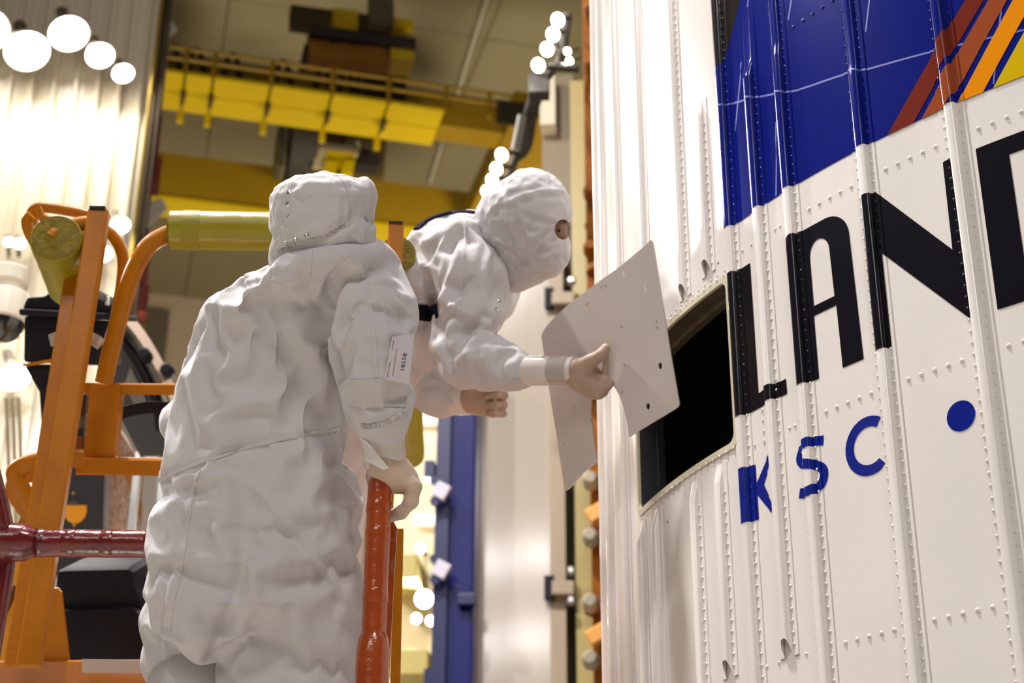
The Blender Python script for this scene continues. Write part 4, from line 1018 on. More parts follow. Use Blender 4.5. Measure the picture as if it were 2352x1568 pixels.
# ------------------------------------------------------------------ cloth, gloves
def suit_mat():
    m = mat('coverall_cloth', srgb(200, 195, 195), .8, bump=.10, bscale=42)
    nt = m.node_tree; b = nt.nodes['Principled BSDF']
    # fine grid of grey antistatic threads woven into the cloth
    tc = nt.nodes.new('ShaderNodeTexCoord'); mp = nt.nodes.new('ShaderNodeMapping'); mp.inputs['Rotation'].default_value = (0, .12, .3); nt.links.new(tc.outputs['Object'], mp.inputs[0])
    col = None
    for ax in ('X', 'Z'):
        wv = nt.nodes.new('ShaderNodeTexWave'); wv.bands_direction = ax; wv.inputs['Scale'].default_value = 60; wv.inputs['Distortion'].default_value = .6; wv.inputs['Detail Scale'].default_value = .4
        nt.links.new(mp.outputs[0], wv.inputs['Vector'])
        r = nt.nodes.new('ShaderNodeMapRange'); r.inputs[1].default_value = .93; r.inputs[2].default_value = 1; r.inputs[3].default_value = 1; r.inputs[4].default_value = .93
        nt.links.new(wv.outputs['Fac'], r.inputs[0])
        if col is None: col = r.outputs[0]
        else:
            mu = nt.nodes.new('ShaderNodeMath'); mu.operation = 'MULTIPLY'; nt.links.new(col, mu.inputs[0]); nt.links.new(r.outputs[0], mu.inputs[1]); col = mu.outputs[0]
    x = nt.nodes.new('ShaderNodeMix'); x.data_type = 'RGBA'; x.blend_type = 'MULTIPLY'; x.inputs[0].default_value = 1
    x.inputs[6].default_value = srgb(200, 195, 195); nt.links.new(col, x.inputs[7]); nt.links.new(x.outputs[2], b.inputs['Base Color'])
    rg = nt.nodes.new('ShaderNodeTexNoise'); rg.noise_type = 'RIDGED_MULTIFRACTAL'; rg.inputs['Scale'].default_value = 9; rg.inputs['Detail'].default_value = 3; rg.inputs['Roughness'].default_value = .45; rg.inputs['Distortion'].default_value = .5
    nt.links.new(tc.outputs['Object'], rg.inputs['Vector'])
    b2_ = nt.nodes.new('ShaderNodeBump'); b2_.inputs['Strength'].default_value = .6; b2_.inputs['Distance'].default_value = .006
    nt.links.new(rg.outputs[0], b2_.inputs['Height']); old = b.inputs['Normal'].links[0].from_node; nt.links.new(b2_.outputs[0], old.inputs['Normal'])
    b.inputs['Sheen Weight'].default_value = .15
    return m
SUIT = suit_mat()
HOODM = mat('hood_cloth', srgb(200, 195, 195), .8, bump=.10, bscale=60)
SEAM = mat('seam_cloth', srgb(204, 199, 199), .8)
GLOVE = mat('latex_glove', srgb(206, 180, 160), .45, noise=.05, nscale=40, bump=.12, bscale=60)
CUFF = mat('glove_cuff_white', srgb(218, 208, 200), .35, coat=.2, bump=.1, bscale=40)
SKIN = mat('skin', srgb(128, 86, 62), .5)  # tone darkened for the shadow on the face inside the hood
GLOVE2 = mat('latex_glove_shaded', srgb(178, 150, 130), .45, noise=.05, nscale=40, bump=.12, bscale=60)  # darker glove copy: shade on the second worker's hands put into the colour
NAVY = mat('navy_webbing', (.005, .006, .018, 1), .8, spec=.1)
PLASTIC = mat('white_plastic_tape', srgb(232, 226, 220), .18, coat=.5)
from mathutils.bvhtree import BVHTree
def to_px(V_): return 1176+V_[:, 0]/V_[:, 2]*FPX, 784-V_[:, 1]/V_[:, 2]*FPX     # camera space -> photograph pixel (to lay seams on the cloth)
def w2c(P): q = np.asarray(P)-CAMn; return np.stack([q@RTn, q@UPn, q@Fn], 1)
def pldist(x, y, pl):
    """distance and side of pixels from a polyline"""
    best = np.full(len(x), 1e9); side = np.zeros(len(x))
    for (x1, y1), (x2, y2) in zip(pl, pl[1:]):
        dx, dy = x2-x1, y2-y1; t = np.clip(((x-x1)*dx+(y-y1)*dy)/(dx*dx+dy*dy), 0, 1)
        ex, ey = x-(x1+t*dx), y-(y1+t*dy); d = np.hypot(ex, ey); s = np.sign(dx*ey-dy*ex); m = d < best
        best[m] = d[m]; side[m] = s[m]
    return best, side
def fold(W_, Q, strokes):
    """press seams and sharp folds into the camera-facing cloth: (polyline, height m, width px, kind)"""
    C_ = w2c(W_); x, y = to_px(C_); N = normals(W_, Q); vd = W_-CAMn; vd = vd/np.linalg.norm(vd, axis=1, keepdims=True)
    face = np.clip(-(N*vd).sum(1)*3, 0, 1); D = np.zeros(len(W_))
    for pl, a, wd, kind in strokes:
        d, s = pldist(x, y, pl)
        ends = np.minimum(1, np.minimum(np.hypot(x-pl[0][0], y-pl[0][1]), np.hypot(x-pl[-1][0], y-pl[-1][1]))/30+.25)
        if kind == 'ridge': D += a*np.exp(-(d/wd)**2)*ends
        elif kind == 'step': t = d*s; D += a*(1/(1+np.exp(-np.clip(t/8, -30, 30))))*np.exp(-np.clip(t, 0, None)/wd)*ends*(d < wd*4)
        elif kind == 'pleat': t = d*s; D += a*(np.exp(-(t/wd)**2) - .9*np.exp(-((t-wd*1.25)/wd)**2))*ends
    return W_ + N*(1.25*D*face)[:, None]
def crinkle(W_, Q, seed, amp=1.0):
    """crumpled lines of worn cloth: sharp ridges of a folded noise, strong in some places and absent in others"""
    C_ = w2c(W_); N = normals(W_, Q); D = 0
    for k_, (sc, a) in enumerate(((34, .0042), (52, .0034), (85, .0018))):
        P_ = C_*np.array([1.25, .8, 1]) + .02*np.stack([lump(C_, 16, seed+70+i) for i in range(3)], 1)
        r = 1-np.abs(lump(P_, sc, seed+k_*3)); mk = np.clip(lump(C_, 11, seed+40+k_)*.9+.55, 0, 1)
        D = D + a*amp*mk*(np.clip(r, 0, 1)**4-.25)
    return W_ + N*D[:, None]
class Surf:
    def __init__(s, V_, Q): s.t = BVHTree.FromPolygons([tuple(v) for v in V_], [tuple(int(i) for i in q) for q in Q])
    def hit(s, px, py, off=.001):
        d = (at(px, py, 1)-CAM).normalized(); h = s.t.ray_cast(CAM, d)
        if h[0] is None:
            p = at(px, py, 3); best = None
            for dep_ in np.arange(2.4, 4.3, .02):
                r = s.t.find_nearest(at(px, py, dep_))
                if r[0] is not None and (best is None or r[3] < best[3]): best = r
            return best[0]+best[1]*off, best[1]
        n = h[1] if h[1].dot(d) < 0 else -h[1]
        return h[0]+n*off, n
    def ribbon(s, pts, wd, th, name, m, par, k=6, off=.0006, wave=0):
        P = [s.hit(x, y, off) for x, y in catmull([(a, b) for a, b in pts], k)]; mb_ = MB(); n = len(P); sec = []
        for i, (p, nn) in enumerate(P):
            T = (P[min(i+1, n-1)][0]-P[max(i-1, 0)][0]).normalized(); B = T.cross(nn).normalized(); w_ = wd*(1+wave*math.sin(i*2.4)); hh = th*(1+wave*2*math.sin(i*2.4+1))
            mb_.v += [tuple(p-B*w_/2-nn*.002), tuple(p-B*w_*.36+nn*hh), tuple(p+B*w_*.36+nn*hh), tuple(p+B*w_/2-nn*.002)]
        mb_.f = [(4*i+j, 4*i+(j+1) % 4, 4*i+4+(j+1) % 4, 4*i+4+j) for i in range(n-1) for j in range(4)] + [(0, 1, 2, 3), tuple(range(4*n-4, 4*n))]
        return mb_.build(name, m, par, smooth=.8)
    def patch(s, quad, nx, ny, off, name, m, par, lift=None):
        """quad: 4 pixel corners (tl, tr, br, bl) laid on the cloth"""
        q = np.array(quad, float); mb_ = MB()
        for lay in (0, 1):
            for j in range(ny+1):
                for i in range(nx+1):
                    u, v = i/nx, j/ny; p = (q[0]*(1-u)+q[1]*u)*(1-v)+(q[3]*(1-u)+q[2]*u)*v
                    h, n = s.hit(p[0], p[1], 0); mb_.v.append(tuple(h+n*(off+(lift(u, v) if lift else 0))*(1 if lay else .15)))
        W_ = nx+1; L = W_*(ny+1)
        for j in range(ny):
            for i in range(nx):
                a = j*W_+i; mb_.f += [(L+a, L+a+1, L+a+W_+1, L+a+W_)]
        for i in range(nx): mb_.f += [(i, i+1, L+i+1, L+i), (ny*W_+i, ny*W_+i+1, L+ny*W_+i+1, L+ny*W_+i)]
        for j in range(ny): mb_.f += [(j*W_, j*W_+W_, L+j*W_+W_, L+j*W_), (j*W_+nx, j*W_+W_+nx, L+j*W_+W_+nx, L+j*W_+nx)]
        return mb_.build(name, m, par, smooth=.7)
def snap(c, n, r, par):
    mb_ = MB(); mb_.lathe(c-n*.001, n, [(r, 0), (r, .0012), (r*.75, .0016), (r*.62, .0010), (r*.4, .0012), (.0001, .0022)], 14); return mb_.build('snap', CHROME, par, smooth=.7)
def soft(name, body, h, m, par, it=3, sub=0):
    V_, Q = grown(body, h); V_ = c2w(relax(V_, Q, it)); o = link(name, np_mesh(name, V_, Q), m, par)
    if sub: o.modifiers.new('sub', 'SUBSURF').render_levels = 1
    return o, V_, Q
def garment(name, body, h, gap, m, par, pin=None, strokes=(), **k):
    V_, Q = grown(body, h); VI, QI = grown(body, h*1.6, iso=-gap); V_ = relax(V_, Q, 1)
    pw_ = pin(V_) if pin else None
    W_ = drape(c2w(V_), Q, c2w(VI), QI, pin=pw_, **k)
    W_ = fold(crinkle(W_, Q, k.get('seed', 1), 1.5 if name == 'hood' else 1.15), Q, strokes)
    o = link(name, np_mesh(name, W_, Q), m, par); md = o.modifiers.new('sub', 'SUBSURF'); md.levels = 0; md.render_levels = 1
    return o, W_, Q

# ------------------------------------------------------------------ first worker, seen from behind
p1 = thing('person', 'worker in white hooded coverall seen from behind, hand on the orange taped post', 'person', at(590, 1500, 3.0))
B1 = Body()
B1.tube([(553, 785, 42, 2.93, .05), (562, 780, 76, 2.93, .085), (578, 762, 104, 2.93, .10), (600, 752, 124, 2.935, .108), (640, 712, 150, 2.95, .112), (700, 658, 168, 2.98, .118), (780, 636, 172, 2.99, .125), (860, 616, 184, 2.99, .125), (950, 603, 190, 2.98, .122),
         (1050, 595, 204, 2.97, .125), (1150, 600, 226, 2.96, .138), (1250, 591, 232, 2.95, .15), (1340, 584, 230, 2.95, .15), (1420, 578, 215, 2.95, .125)], k=.02, pw=2.3)
B1.cone([(812, 634, 2.955, .074), (846, 725, 2.91, .075), (854, 800, 2.87, .068), (862, 870, 2.85, .056), (870, 935, 2.85, .052), (880, 970, 2.86, .046)], k=.022)
B1.ball(492, 1370, 2.92, .095, .115, .12, k=.03)
B1.cone([(438, 1420, 2.99, .084), (440, 1560, 3.03, .080), (436, 1720, 3.04, .078)], k=.012)
B1.cone([(690, 1380, 2.94, .118), (655, 1560, 2.94, .124), (640, 1720, 2.95, .118)], k=.02)
B1.cone([(535, 745, 3.03, .062), (482, 860, 3.06, .046), (420, 965, 3.12, .036), (445, 1010, 3.24, .035)], k=.025)
def pin1(V_):
    x, y = to_px(V_)
    p = np.clip((y-1600)/50, 0, 1); return np.maximum(p, ((y > 968) & (x > 838) & (x < 960) & (y < 1100))*1.0)
S1 = [([(628, 640), (652, 720), (672, 800), (712, 880), (792, 990)], -.019, 95, 'step'),
      ([(812, 600), (762, 640), (748, 720), (756, 800), (780, 860)], -.016, 9, 'ridge'),
      ([(800, 645), (782, 690), (770, 740), (762, 785), (778, 812)], .008, 9, 'pleat'),
      ([(850, 700), (815, 740), (796, 790), (786, 830)], .008, 10, 'pleat'),
      ([(900, 690), (936, 720), (950, 770)], .006, 9, 'pleat'),
      ([(845, 640), (905, 648), (940, 690)], .005, 8, 'pleat'),
      ([(835, 690), (880, 700), (930, 735)], .005, 8, 'pleat'),
      ([(365, 1105), (420, 1078), (500, 1050), (600, 1020), (700, 1000), (800, 985)], -.007, 10, 'ridge'),
      ([(470, 1065), (445, 1110), (432, 1160), (425, 1230)], .005, 8, 'pleat'),
      ([(425, 1212), (455, 1222), (480, 1232)], -.006, 7, 'ridge'),
      ([(540, 1210), (580, 1222), (624, 1222)], -.005, 7, 'ridge'),
      ([(590, 1020), (618, 1032), (640, 1058)], -.006, 6, 'ridge'),
      ([(480, 1110), (500, 1118), (516, 1124)], -.006, 6, 'ridge'),
      ([(650, 800), (672, 822), (690, 815)], -.006, 7, 'ridge'), ([(575, 775), (630, 790), (655, 782)], -.004, 7, 'ridge'),
      ([(550, 650), (575, 680), (568, 692)], -.004, 6, 'ridge'),
      ([(640, 1190), (690, 1230), (745, 1300), (790, 1375)], .006, 10, 'pleat'),
      ([(560, 1250), (548, 1320), (530, 1400), (505, 1470), (478, 1540)], -.012, 16, 'ridge'),
      ([(405, 1300), (390, 1360), (380, 1420), (372, 1500)], .006, 10, 'pleat'),
      ([(790, 1150), (812, 1250), (800, 1340), (785, 1420)], .005, 12, 'pleat'),
      ([(620, 660), (690, 640), (740, 610)], .005, 8, 'pleat')]
o1, W1, Q1 = garment('coverall', B1, .0082, .02, SUIT, p1, pin=pin1, strokes=S1, grow=.08, hold=.17, bend=16, seed=4, frames=16)
s1 = Surf(W1, Q1)
s1.ribbon([(362, 1104), (420, 1076), (500, 1048), (600, 1018), (700, 998), (795, 984)], .0075, .0016, 'waist_seam', SEAM, p1, wave=.12)
s1.ribbon([(822, 598), (838, 640), (850, 700), (858, 770), (862, 830), (866, 866)], .009, .0008, 'sleeve_seam', SUIT, p1, wave=.1)
s1.ribbon([(470, 1062), (452, 1100), (440, 1150), (430, 1220), (418, 1300), (402, 1370), (390, 1450)], .005, .0009, 'leg_seam', SUIT, p1)
s1.ribbon([(716, 575), (712, 620), (704, 660)], .005, .0007, 'back_seam', SUIT, p1)
# hood
Bh = Body()
Bh.tube([(398, 748, 8, 2.93, .02), (404, 748, 42, 2.93, .05), (412, 744, 72, 2.93, .075), (430, 740, 102, 2.93, .095), (452, 740, 113, 2.93, .104), (500, 739, 116, 2.93, .106), (530, 743, 118, 2.93, .104), (556, 750, 112, 2.93, .10), (585, 752, 106, 2.95, .085), (606, 748, 106, 2.96, .08), (640, 742, 100, 2.97, .07)], k=.02, pw=2.5)
Bh.ball(842, 440, 2.93, .013, .022, .06, k=.03)
Bh.cone([(690, 570, 2.875, .016), (650, 584, 2.90, .017), (636, 602, 2.925, .013)], k=.03)
SH = [([(636, 580), (690, 560), (740, 546), (800, 512), (812, 500)], -.008, 10, 'ridge'), ([(640, 560), (680, 545), (740, 528), (795, 500)], .003, 9, 'ridge'),
      ([(790, 412), (804, 440), (810, 480), (808, 512)], -.003, 5, 'ridge'), ([(812, 500), (850, 500), (866, 520)], -.004, 7, 'ridge'),
      ([(640, 500), (660, 530), (668, 555)], -.003, 5, 'ridge'), ([(676, 500), (682, 530), (690, 552)], -.003, 5, 'ridge'), ([(700, 420), (680, 440), (700, 452), (720, 440)], .003, 7, 'pleat'),
      ([(800, 512), (830, 560), (850, 590)], .004, 8, 'pleat'), ([(630, 605), (680, 585), (760, 565), (840, 570)], .005, 7, 'pleat')]
oh, Wh, Qh = garment('hood', Bh, .0062, .012, HOODM, p1, strokes=SH, grow=.03, hold=.3, bend=5, seed=9, frames=10)
sh = Surf(Wh, Qh)
sh.ribbon([(638, 576), (660, 568), (700, 556), (740, 545), (775, 528), (802, 510)], .008, .0014, 'hood_elastic', HOODM, p1, k=30, wave=.2)
sh.ribbon([(784, 412), (800, 436), (809, 472), (806, 510)], .005, .0008, 'hood_seam', HOODM, p1)
for x, y in ((664, 441), (660, 469), (662, 497), (655, 556), (678, 549), (705, 541)):
    c, n = sh.hit(x, y, 0); snap(c, n, .0046, p1)
# label card in the sleeve pocket
cq = [(897, 773), (948, 766), (936, 884), (880, 870)]
ch = [s1.hit(x, y, 0) for x, y in cq[:1]+[(938, 772)]+[(928, 880)]+cq[3:]]
cA = np.linalg.lstsq(np.array([(897, 773, 1), (938, 772, 1), (928, 880, 1), (880, 870, 1)], float), np.array([h[0] for h in ch]), rcond=None)[0]
cn = sum((h[1] for h in ch), Vector()).normalized(); cn = (cn - F*.6).normalized()
def oncard(x, y, off=0): return Vector(np.array((x, y, 1.0))@cA)+cn*(.009+off)
m_ = MB(); m_.prism([oncard(x, y) for x, y in cq], cn*.0006); card = m_.build('sleeve_card', mat('card_paper', srgb(214, 206, 210), .5), p1)
pk = s1.patch([(798, 872), (936, 870), (930, 934), (806, 934)], 10, 5, .0024, 'sleeve_pocket', mat('pocket_film', srgb(196, 190, 188), .5, bump=.15, bscale=30), p1)
pk['label'] = 'clear pocket on the right sleeve'; card['label'] = 'white numbered card on the right sleeve'
def writing(txt, size, o_px, x_px, up_px, name, m, par, off=.0046):
    """flat lettering laid on the cloth; baseline from o_px towards x_px, letter tops towards up_px"""
    cu = bpy.data.curves.new('t', 'FONT'); cu.body = txt; cu.size = 1; cu.resolution_u = 2; to = bpy.data.objects.new('t', cu); COL.objects.link(to)
    bpy.context.view_layer.update(); dg = bpy.context.evaluated_depsgraph_get(); me = bpy.data.meshes.new_from_object(to.evaluated_get(dg)); bpy.data.objects.remove(to)
    o, X, Y = [np.array(v, float) for v in (o_px, x_px, up_px)]; wmax = max(v.co.x for v in me.vertices)
    for v in me.vertices:
        p = o+(X-o)*(v.co.x/wmax)+(Y-o)*(v.co.y/.7); v.co = oncard(p[0], p[1], .0009)
    me.name = name; q = link(name, me, m, par); return q
INK = mat('ink', (.012, .011, .016, 1), .6)
writing('18558', 1, (924, 854), (931, 812), (915, 853), 'handwritten_number', INK, card)
writing('If Found, Please Return To', 1, (899.5, 864), (909, 802), (896.3, 863.5), 'printed_line', INK, card)
for (x0, y0, x1, y1) in ((885, 866, 892, 830), (896, 804, 900, 780)):
    m_ = MB()
    for i in range(9):
        a = np.array((x0, y0))+(np.array((x1, y1))-np.array((x0, y0)))*(i/9); b = a+(np.array((x1, y1))-np.array((x0, y0)))*(.065)
        P_ = [oncard(a[0], a[1], .0009), oncard(b[0], b[1], .0009), oncard(b[0]+1.6, b[1]+.3, .0009), oncard(a[0]+1.6, a[1]+.3, .0009)]
        m_.add(P_, [(0, 1, 2, 3)])
    m_.build('printed_line', INK, card)
# cuffs and glove
s1.ribbon([(832, 978), (862, 976), (900, 964), (934, 942)], .011, .003, 'cuff_elastic', SUIT, p1, k=26, wave=.2)
m_ = MB(); a, b = at(880, 950, 2.86), at(884, 1074, 2.872)
m_.sweep([a, a.lerp(b, .35), a.lerp(b, .62), a.lerp(b, .7), b.lerp(a, .02), b], [(.036*math.cos(2*PI*j/24), .030*math.sin(2*PI*j/24)) for j in range(24)], scales=[1.0, 1.06, 1.02, 1.06, 1.02, .97], up=RT); m_.build('glove_cuff', CUFF, p1, smooth=1)
m_ = MB(); fl = [(825, 1003, 2.83), (842, 1014, 2.825), (868, 1044, 2.82), (893, 1074, 2.825), (880, 1079, 2.82), (860, 1068, 2.815), (838, 1056, 2.815), (836, 1036, 2.82)]
m_.prism([at(*q) for q in fl], F*.0015); m_.build('tape_flap', PLASTIC, p1)
Bg = Body()
Bg.cone([(880, 1052, 2.872, .029), (888, 1078, 2.874, .030), (912, 1092, 2.88, .029), (934, 1104, 2.885, .021)], k=.02, flat=1.15)
for i, dz in enumerate((-.034, -.011, .012, .034)):
    q = (3, 0, 2, 7)[i]
    Bg.cone([(930, 1098, 2.885+dz*.8, .0135), (952-q, 1118, 2.885+dz, .0125), (946-q, 1152, 2.885+dz, .0112), (922, 1178-q, 2.89+dz*.9, .0102), (899, 1188-q, 2.895+dz*.8, .0092)], k=.008)
Bg.cone([(872, 1066, 2.90, .017), (858, 1092, 2.915, .012), (856, 1120, 2.92, .0095)], k=.012)
soft('glove', Bg, .0030, GLOVE, p1, it=2)
# trousers below the picture, boots
for x in (455, 670):
    b_ = Body(); b_.cone([(x, 1600, 2.955, .10), (x-8, 1900, 2.99, .088), (x-5, 2250, 2.98, .074), (x, 2575, 3.0, .062)], k=.02); soft('trouser_leg', b_, .014, SUIT, p1)
    c = at(x, 2600, 3.0); bb = MB(); bb.box((c.x, c.y+.05, ZP+.05), .05, .14, .05); bb.build('boot', CUFF, p1, bevel=.02)

# ------------------------------------------------------------------ second worker, bending towards the rocket
p2 = thing('person', 'worker in white hooded coverall bending over the padded rail, holding the hatch cover', 'person', at(760, 1700, 3.9))
B2 = Body()
B2.cone([(800, 900, 3.98, .15), (880, 790, 3.95, .145), (970, 690, 3.90, .148), (1040, 625, 3.87, .128), (1090, 590, 3.84, .105)], k=.04)
B2.cone([(1060, 570, 3.78, .075), (1078, 640, 3.73, .078), (1075, 720, 3.70, .070), (1058, 790, 3.68, .060), (1075, 822, 3.66, .058), (1120, 830, 3.62, .055), (1165, 846, 3.59, .045), (1206, 851, 3.57, .036)], k=.03)
B2.cone([(1090, 600, 3.92, .085), (1120, 640, 3.93, .075), (1140, 690, 3.90, .04)], k=.04)
B2.cone([(960, 800, 3.98, .07), (975, 860, 3.95, .056), (1010, 905, 3.92, .046), (1062, 918, 3.90, .036)], k=.03)
def pin2(V_):
    x, y = to_px(V_); return np.maximum(((x > 1196) & (y > 800))*1.0, ((x > 1050) & (y > 895))*1.0)
S2 = [([(1000, 580), (992, 660), (1005, 740), (1030, 830)], -.012, 12, 'ridge'), ([(1058, 560), (1040, 620), (1010, 690), (1000, 760)], .010, 12, 'pleat'),
      ([(1130, 570), (1105, 640), (1060, 690), (1010, 720)], .006, 9, 'pleat'), ([(1150, 600), (1155, 660), (1140, 720)], .008, 11, 'pleat'),
      ([(1006, 690), (1050, 712), (1100, 738)], .007, 8, 'pleat'), ([(1120, 745), (1080, 790), (1050, 830)], .010, 12, 'pleat'),
      ([(1135, 768), (1100, 780), (1060, 812)], -.008, 8, 'ridge'), ([(1110, 800), (1100, 840), (1120, 870)], .006, 9, 'pleat'), ([(1165, 815), (1160, 850), (1172, 880)], .005, 7, 'pleat'),
      ([(1185, 812), (1194, 840), (1190, 876)], -.004, 5, 'ridge'), ([(960, 690), (985, 688), (1005, 690)], .006, 8, 'ridge'), ([(965, 775), (990, 770), (1010, 778)], -.005, 6, 'ridge'),
      ([(960, 600), (990, 620), (1000, 650)], .005, 8, 'pleat'), ([(975, 880), (1000, 870), (1040, 880)], .004, 7, 'pleat')]
o2, W2, Q2 = garment('coverall', B2, .0088, .018, SUIT, p2, pin=pin2, strokes=S2, grow=.075, hold=.17, bend=16, seed=12, frames=16)
s2 = Surf(W2, Q2)
s2.ribbon([(1070, 500), (1068, 540), (1064, 600), (1058, 680), (1050, 740), (1042, 790)], .010, .0010, 'sleeve_seam', SUIT, p2, wave=.2)
s2.ribbon([(936, 716), (958, 718), (984, 719), (1006, 717)], .040, .003, 'belt', NAVY, p2)
s2.ribbon([(940, 690), (960, 692), (1004, 692)], .012, .002, 'waist_fold', SUIT, p2)
s2.ribbon([(955, 528), (985, 505), (1030, 490), (1070, 488), (1100, 492), (1125, 505)], .016, .004, 'harness_strap', NAVY, p2)
for x, y in ((1147, 690), (1141, 709), (1144, 752), (1141, 766)):
    c, n = s2.hit(x, y, .001); snap(c, n, .005, p2)
# head and hood
Bk = Body()
Bk.ball(1222, 494, 3.72, .078, .080, .074); Bk.ball(1243, 560, 3.72, .050, .058, .05, k=.05, rot=.3)
Bk.cone([(1270, 520, 3.70, .022), (1290, 549, 3.70, .0115)], k=.02); Bk.ball(1283, 514, 3.675, .013, .006, .010, k=.006); Bk.ball(1281, 530, 3.672, .009, .006, .006, k=.004)
soft('face', Bk, .005, SKIN, p2)
Bq = Body()
Bq.ball(1224, 486, 3.72, .082, .080, .080, rot=-.2); Bq.cone([(1215, 470, 3.72, .080), (1160, 485, 3.76, .055)], k=.05)
Bq.ball(1243, 560, 3.72, .058, .072, .060, k=.05, rot=.25); Bq.cone([(1240, 560, 3.72, .055), (1268, 588, 3.71, .018)], k=.05)
Bq.cone([(1180, 510, 3.76, .075), (1145, 560, 3.80, .075)], k=.05); Bq.cone([(1215, 570, 3.74, .065), (1190, 612, 3.76, .046), (1180, 634, 3.78, .028)], k=.05)
SQ = [([(1150, 470), (1180, 462), (1210, 450), (1240, 440), (1285, 440)], .004, 8, 'pleat'), ([(1190, 470), (1200, 520), (1210, 545)], .004, 7, 'pleat'),
      ([(1200, 480), (1250, 500), (1290, 505)], .002, 7, 'pleat'), ([(1140, 500), (1165, 540), (1180, 600)], -.008, 10, 'ridge'), ([(1160, 490), (1168, 520), (1185, 500), (1186, 470)], .004, 6, 'ridge'),
      ([(1270, 520), (1255, 560), (1245, 600)], .003, 6, 'pleat'), ([(1182, 610), (1230, 590), (1255, 560)], -.006, 12, 'ridge'), ([(1205, 520), (1212, 545), (1240, 538)], .003, 6, 'ridge')]
Vq, Qq = grown(Bq, .0062); VqI, QqI = grown(Bq, .010, iso=-.010); Vq = relax(Vq, Qq, 1)
Wq = fold(crinkle(drape(c2w(Vq), Qq, c2w(VqI), QqI, grow=.035, hold=.28, bend=5, seed=21, frames=10), Qq, 21, 1.1), Qq, SQ)
C_ = w2c(Wq); xq, yq = to_px(C_); slit = ((xq-1293)/19)**2 + ((yq-527)/23)**2 < 1      # the eye slit of the hood
slit &= xq > 1272
keep = ~slit[Qq].any(1); Qk = Qq[keep]; 
eg = np.sort(np.concatenate([Qk[:, [i, (i+1) % 4]] for i in range(4)]), 1); ue, uc = np.unique(eg, axis=0, return_counts=True); bd_ = np.unique(ue[uc == 1])
bd_ = bd_[(xq[bd_] > 1262) & (np.hypot((xq[bd_]-1293)/19, (yq[bd_]-527)/23) < 1.6)]
fr = 1/np.maximum(np.hypot((xq[bd_]-1293)/19, (yq[bd_]-527)/23), .5); C_[bd_, 0] = ((1293+(xq[bd_]-1293)*fr)-1176)/FPX*C_[bd_, 2]; C_[bd_, 1] = -((527+(yq[bd_]-527)*fr)-784)/FPX*C_[bd_, 2]
Wq[bd_] = c2w(C_[bd_])
used = np.unique(Qk); remap = -np.ones(len(Wq), int); remap[used] = np.arange(len(used))
oq = link('hood', np_mesh('hood', Wq[used], remap[Qk]), HOODM, p2); md = oq.modifiers.new('sub', 'SUBSURF'); md.levels = 0; md.render_levels = 1
md = oq.modifiers.new('thick', 'SOLIDIFY'); md.thickness = .0015; md.offset = -1
m_ = MB(); m_.lathe(at(1284, 530, 3.668), -F+RT*.8, [(.003, -.004), (.0034, 0), (.0025, .002), (.0001, .003)], 12); m_.build('eye', DARK, p2, smooth=1)
sq = Surf(Wq, Qq)
sq.ribbon([(1200, 462), (1203, 500), (1212, 548), (1200, 600), (1186, 622)], .005, .0007, 'hood_seam', HOODM, p2)
# right arm end, glove on the cover
m_ = MB(); a, b = at(1200, 851, 3.57), at(1322, 851, 3.50)
m_.sweep([a, a.lerp(b, .1), a.lerp(b, .48), a.lerp(b, .52), a.lerp(b, .85), b], [(.034*math.cos(2*PI*j/24), .034*math.sin(2*PI*j/24)) for j in range(24)], scales=[.9, 1.0, .98, .94, .90, .93], up=UP); m_.build('glove_cuff', CUFF, p2, smooth=1)
m_ = MB(); m_.sweep([a.lerp(b, .56), a.lerp(b, .9)], [(.0322*math.cos(2*PI*j/24), .0322*math.sin(2*PI*j/24)) for j in range(24)], up=UP); m_.build('cuff_tape', mat('grey_film', srgb(176, 166, 158), .3, coat=.3), p2, smooth=1)
Br = Body()
Br.cone([(1312, 852, 3.505, .028), (1338, 862, 3.495, .033), (1362, 876, 3.485, .027)], k=.02, flat=.8)
Br.cone([(1330, 842, 3.48, .019), (1358, 828, 3.465, .0125), (1380, 816, 3.458, .0105), (1391, 800, 3.462, .0110)], k=.014)
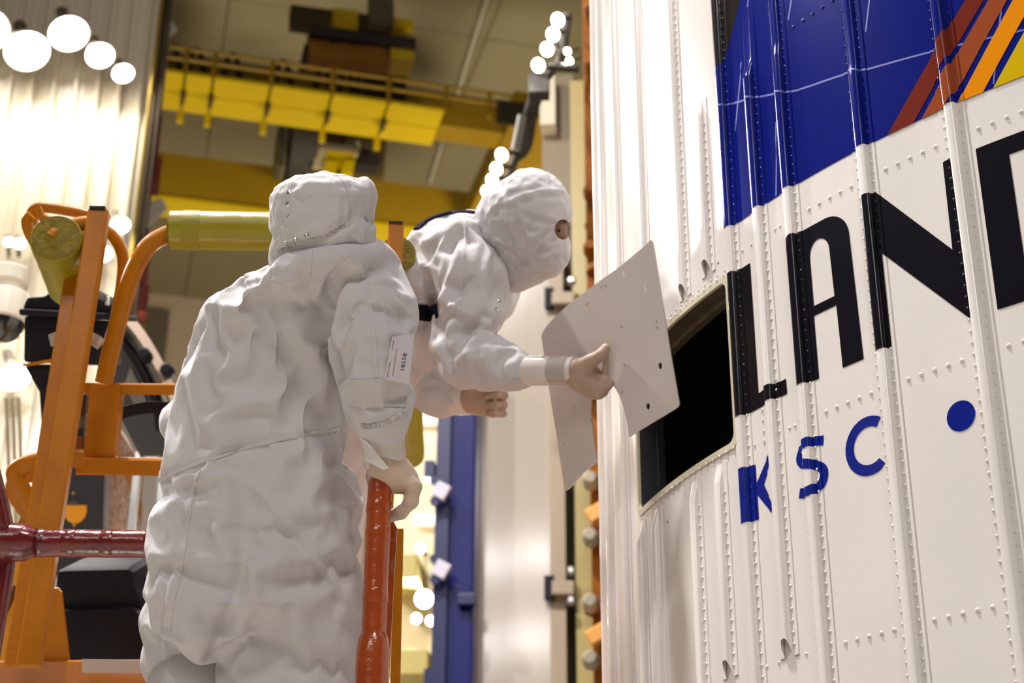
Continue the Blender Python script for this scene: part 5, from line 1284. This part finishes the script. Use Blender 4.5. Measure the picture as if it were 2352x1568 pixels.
Br.cone([(1362, 866, 3.49, .014), (1384, 872, 3.475, .012), (1400, 879, 3.472, .0095)], k=.008)
Br.cone([(1360, 882, 3.485, .0135), (1380, 890, 3.472, .0115), (1396, 888, 3.470, .009)], k=.007)
Br.cone([(1356, 893, 3.485, .013), (1374, 904, 3.475, .0105), (1388, 902, 3.474, .0085)], k=.007)
Br.cone([(1348, 898, 3.49, .012), (1364, 906, 3.482, .0095), (1378, 908, 3.480, .0075)], k=.007)
soft('glove', Br, .0028, GLOVE2, p2, it=1)
m_ = MB(); m_.tube(vcat([at(1392, 808, 3.466), at(1391, 840, 3.470), at(1387, 872, 3.476)], 4), .0065, 10); m_.build('glove_web', GLOVE2, p2, smooth=1)
# left fist
m_ = MB(); a, b = at(1030, 912, 3.91), at(1082, 918, 3.88)
m_.sweep([a, a.lerp(b, .6), b], [(.041*math.cos(2*PI*j/24), .036*math.sin(2*PI*j/24)) for j in range(24)], scales=[.95, 1, .9], up=UP); m_.build('glove_cuff', CUFF, p2, smooth=1)
Bf = Body()
Bf.cone([(1072, 918, 3.885, .032), (1098, 914, 3.86, .037), (1128, 914, 3.85, .036)], k=.02, flat=.8)
for i, (yy, r) in enumerate(((884, .0100), (906, .0104), (928, .0100), (948, .0090))):
    Bf.cone([(1148, yy+2, 3.86, r*1.1), (1159-i, yy+1, 3.83, r), (1140-i*2, yy+(i-1)*1, 3.812, r*.95), (1122, yy+2, 3.815, r*.9)], k=.005)
Bf.cone([(1085, 892, 3.84, .016), (1106, 880, 3.82, .012), (1126, 874, 3.82, .0095)], k=.01)
soft('glove', Bf, .0030, GLOVE2, p2, it=1)
# legs behind the first worker
for x, d in ((700, 3.95), (755, 4.05)):
    b_ = Body(); b_.cone([(800, 900, 3.98, .13), (x, 1100, d, .10), (x-5, 1400, d, .08), (x-5, 1690, d, .06)], k=.02); soft('trouser_leg', b_, .014, SUIT, p2)
    c = at(x-5, 1690, d); bb = MB(); bb.box((c.x+.04, c.y, ZDECK+.045), .13, .05, .045); bb.build('boot', CUFF, p2, bevel=.02)
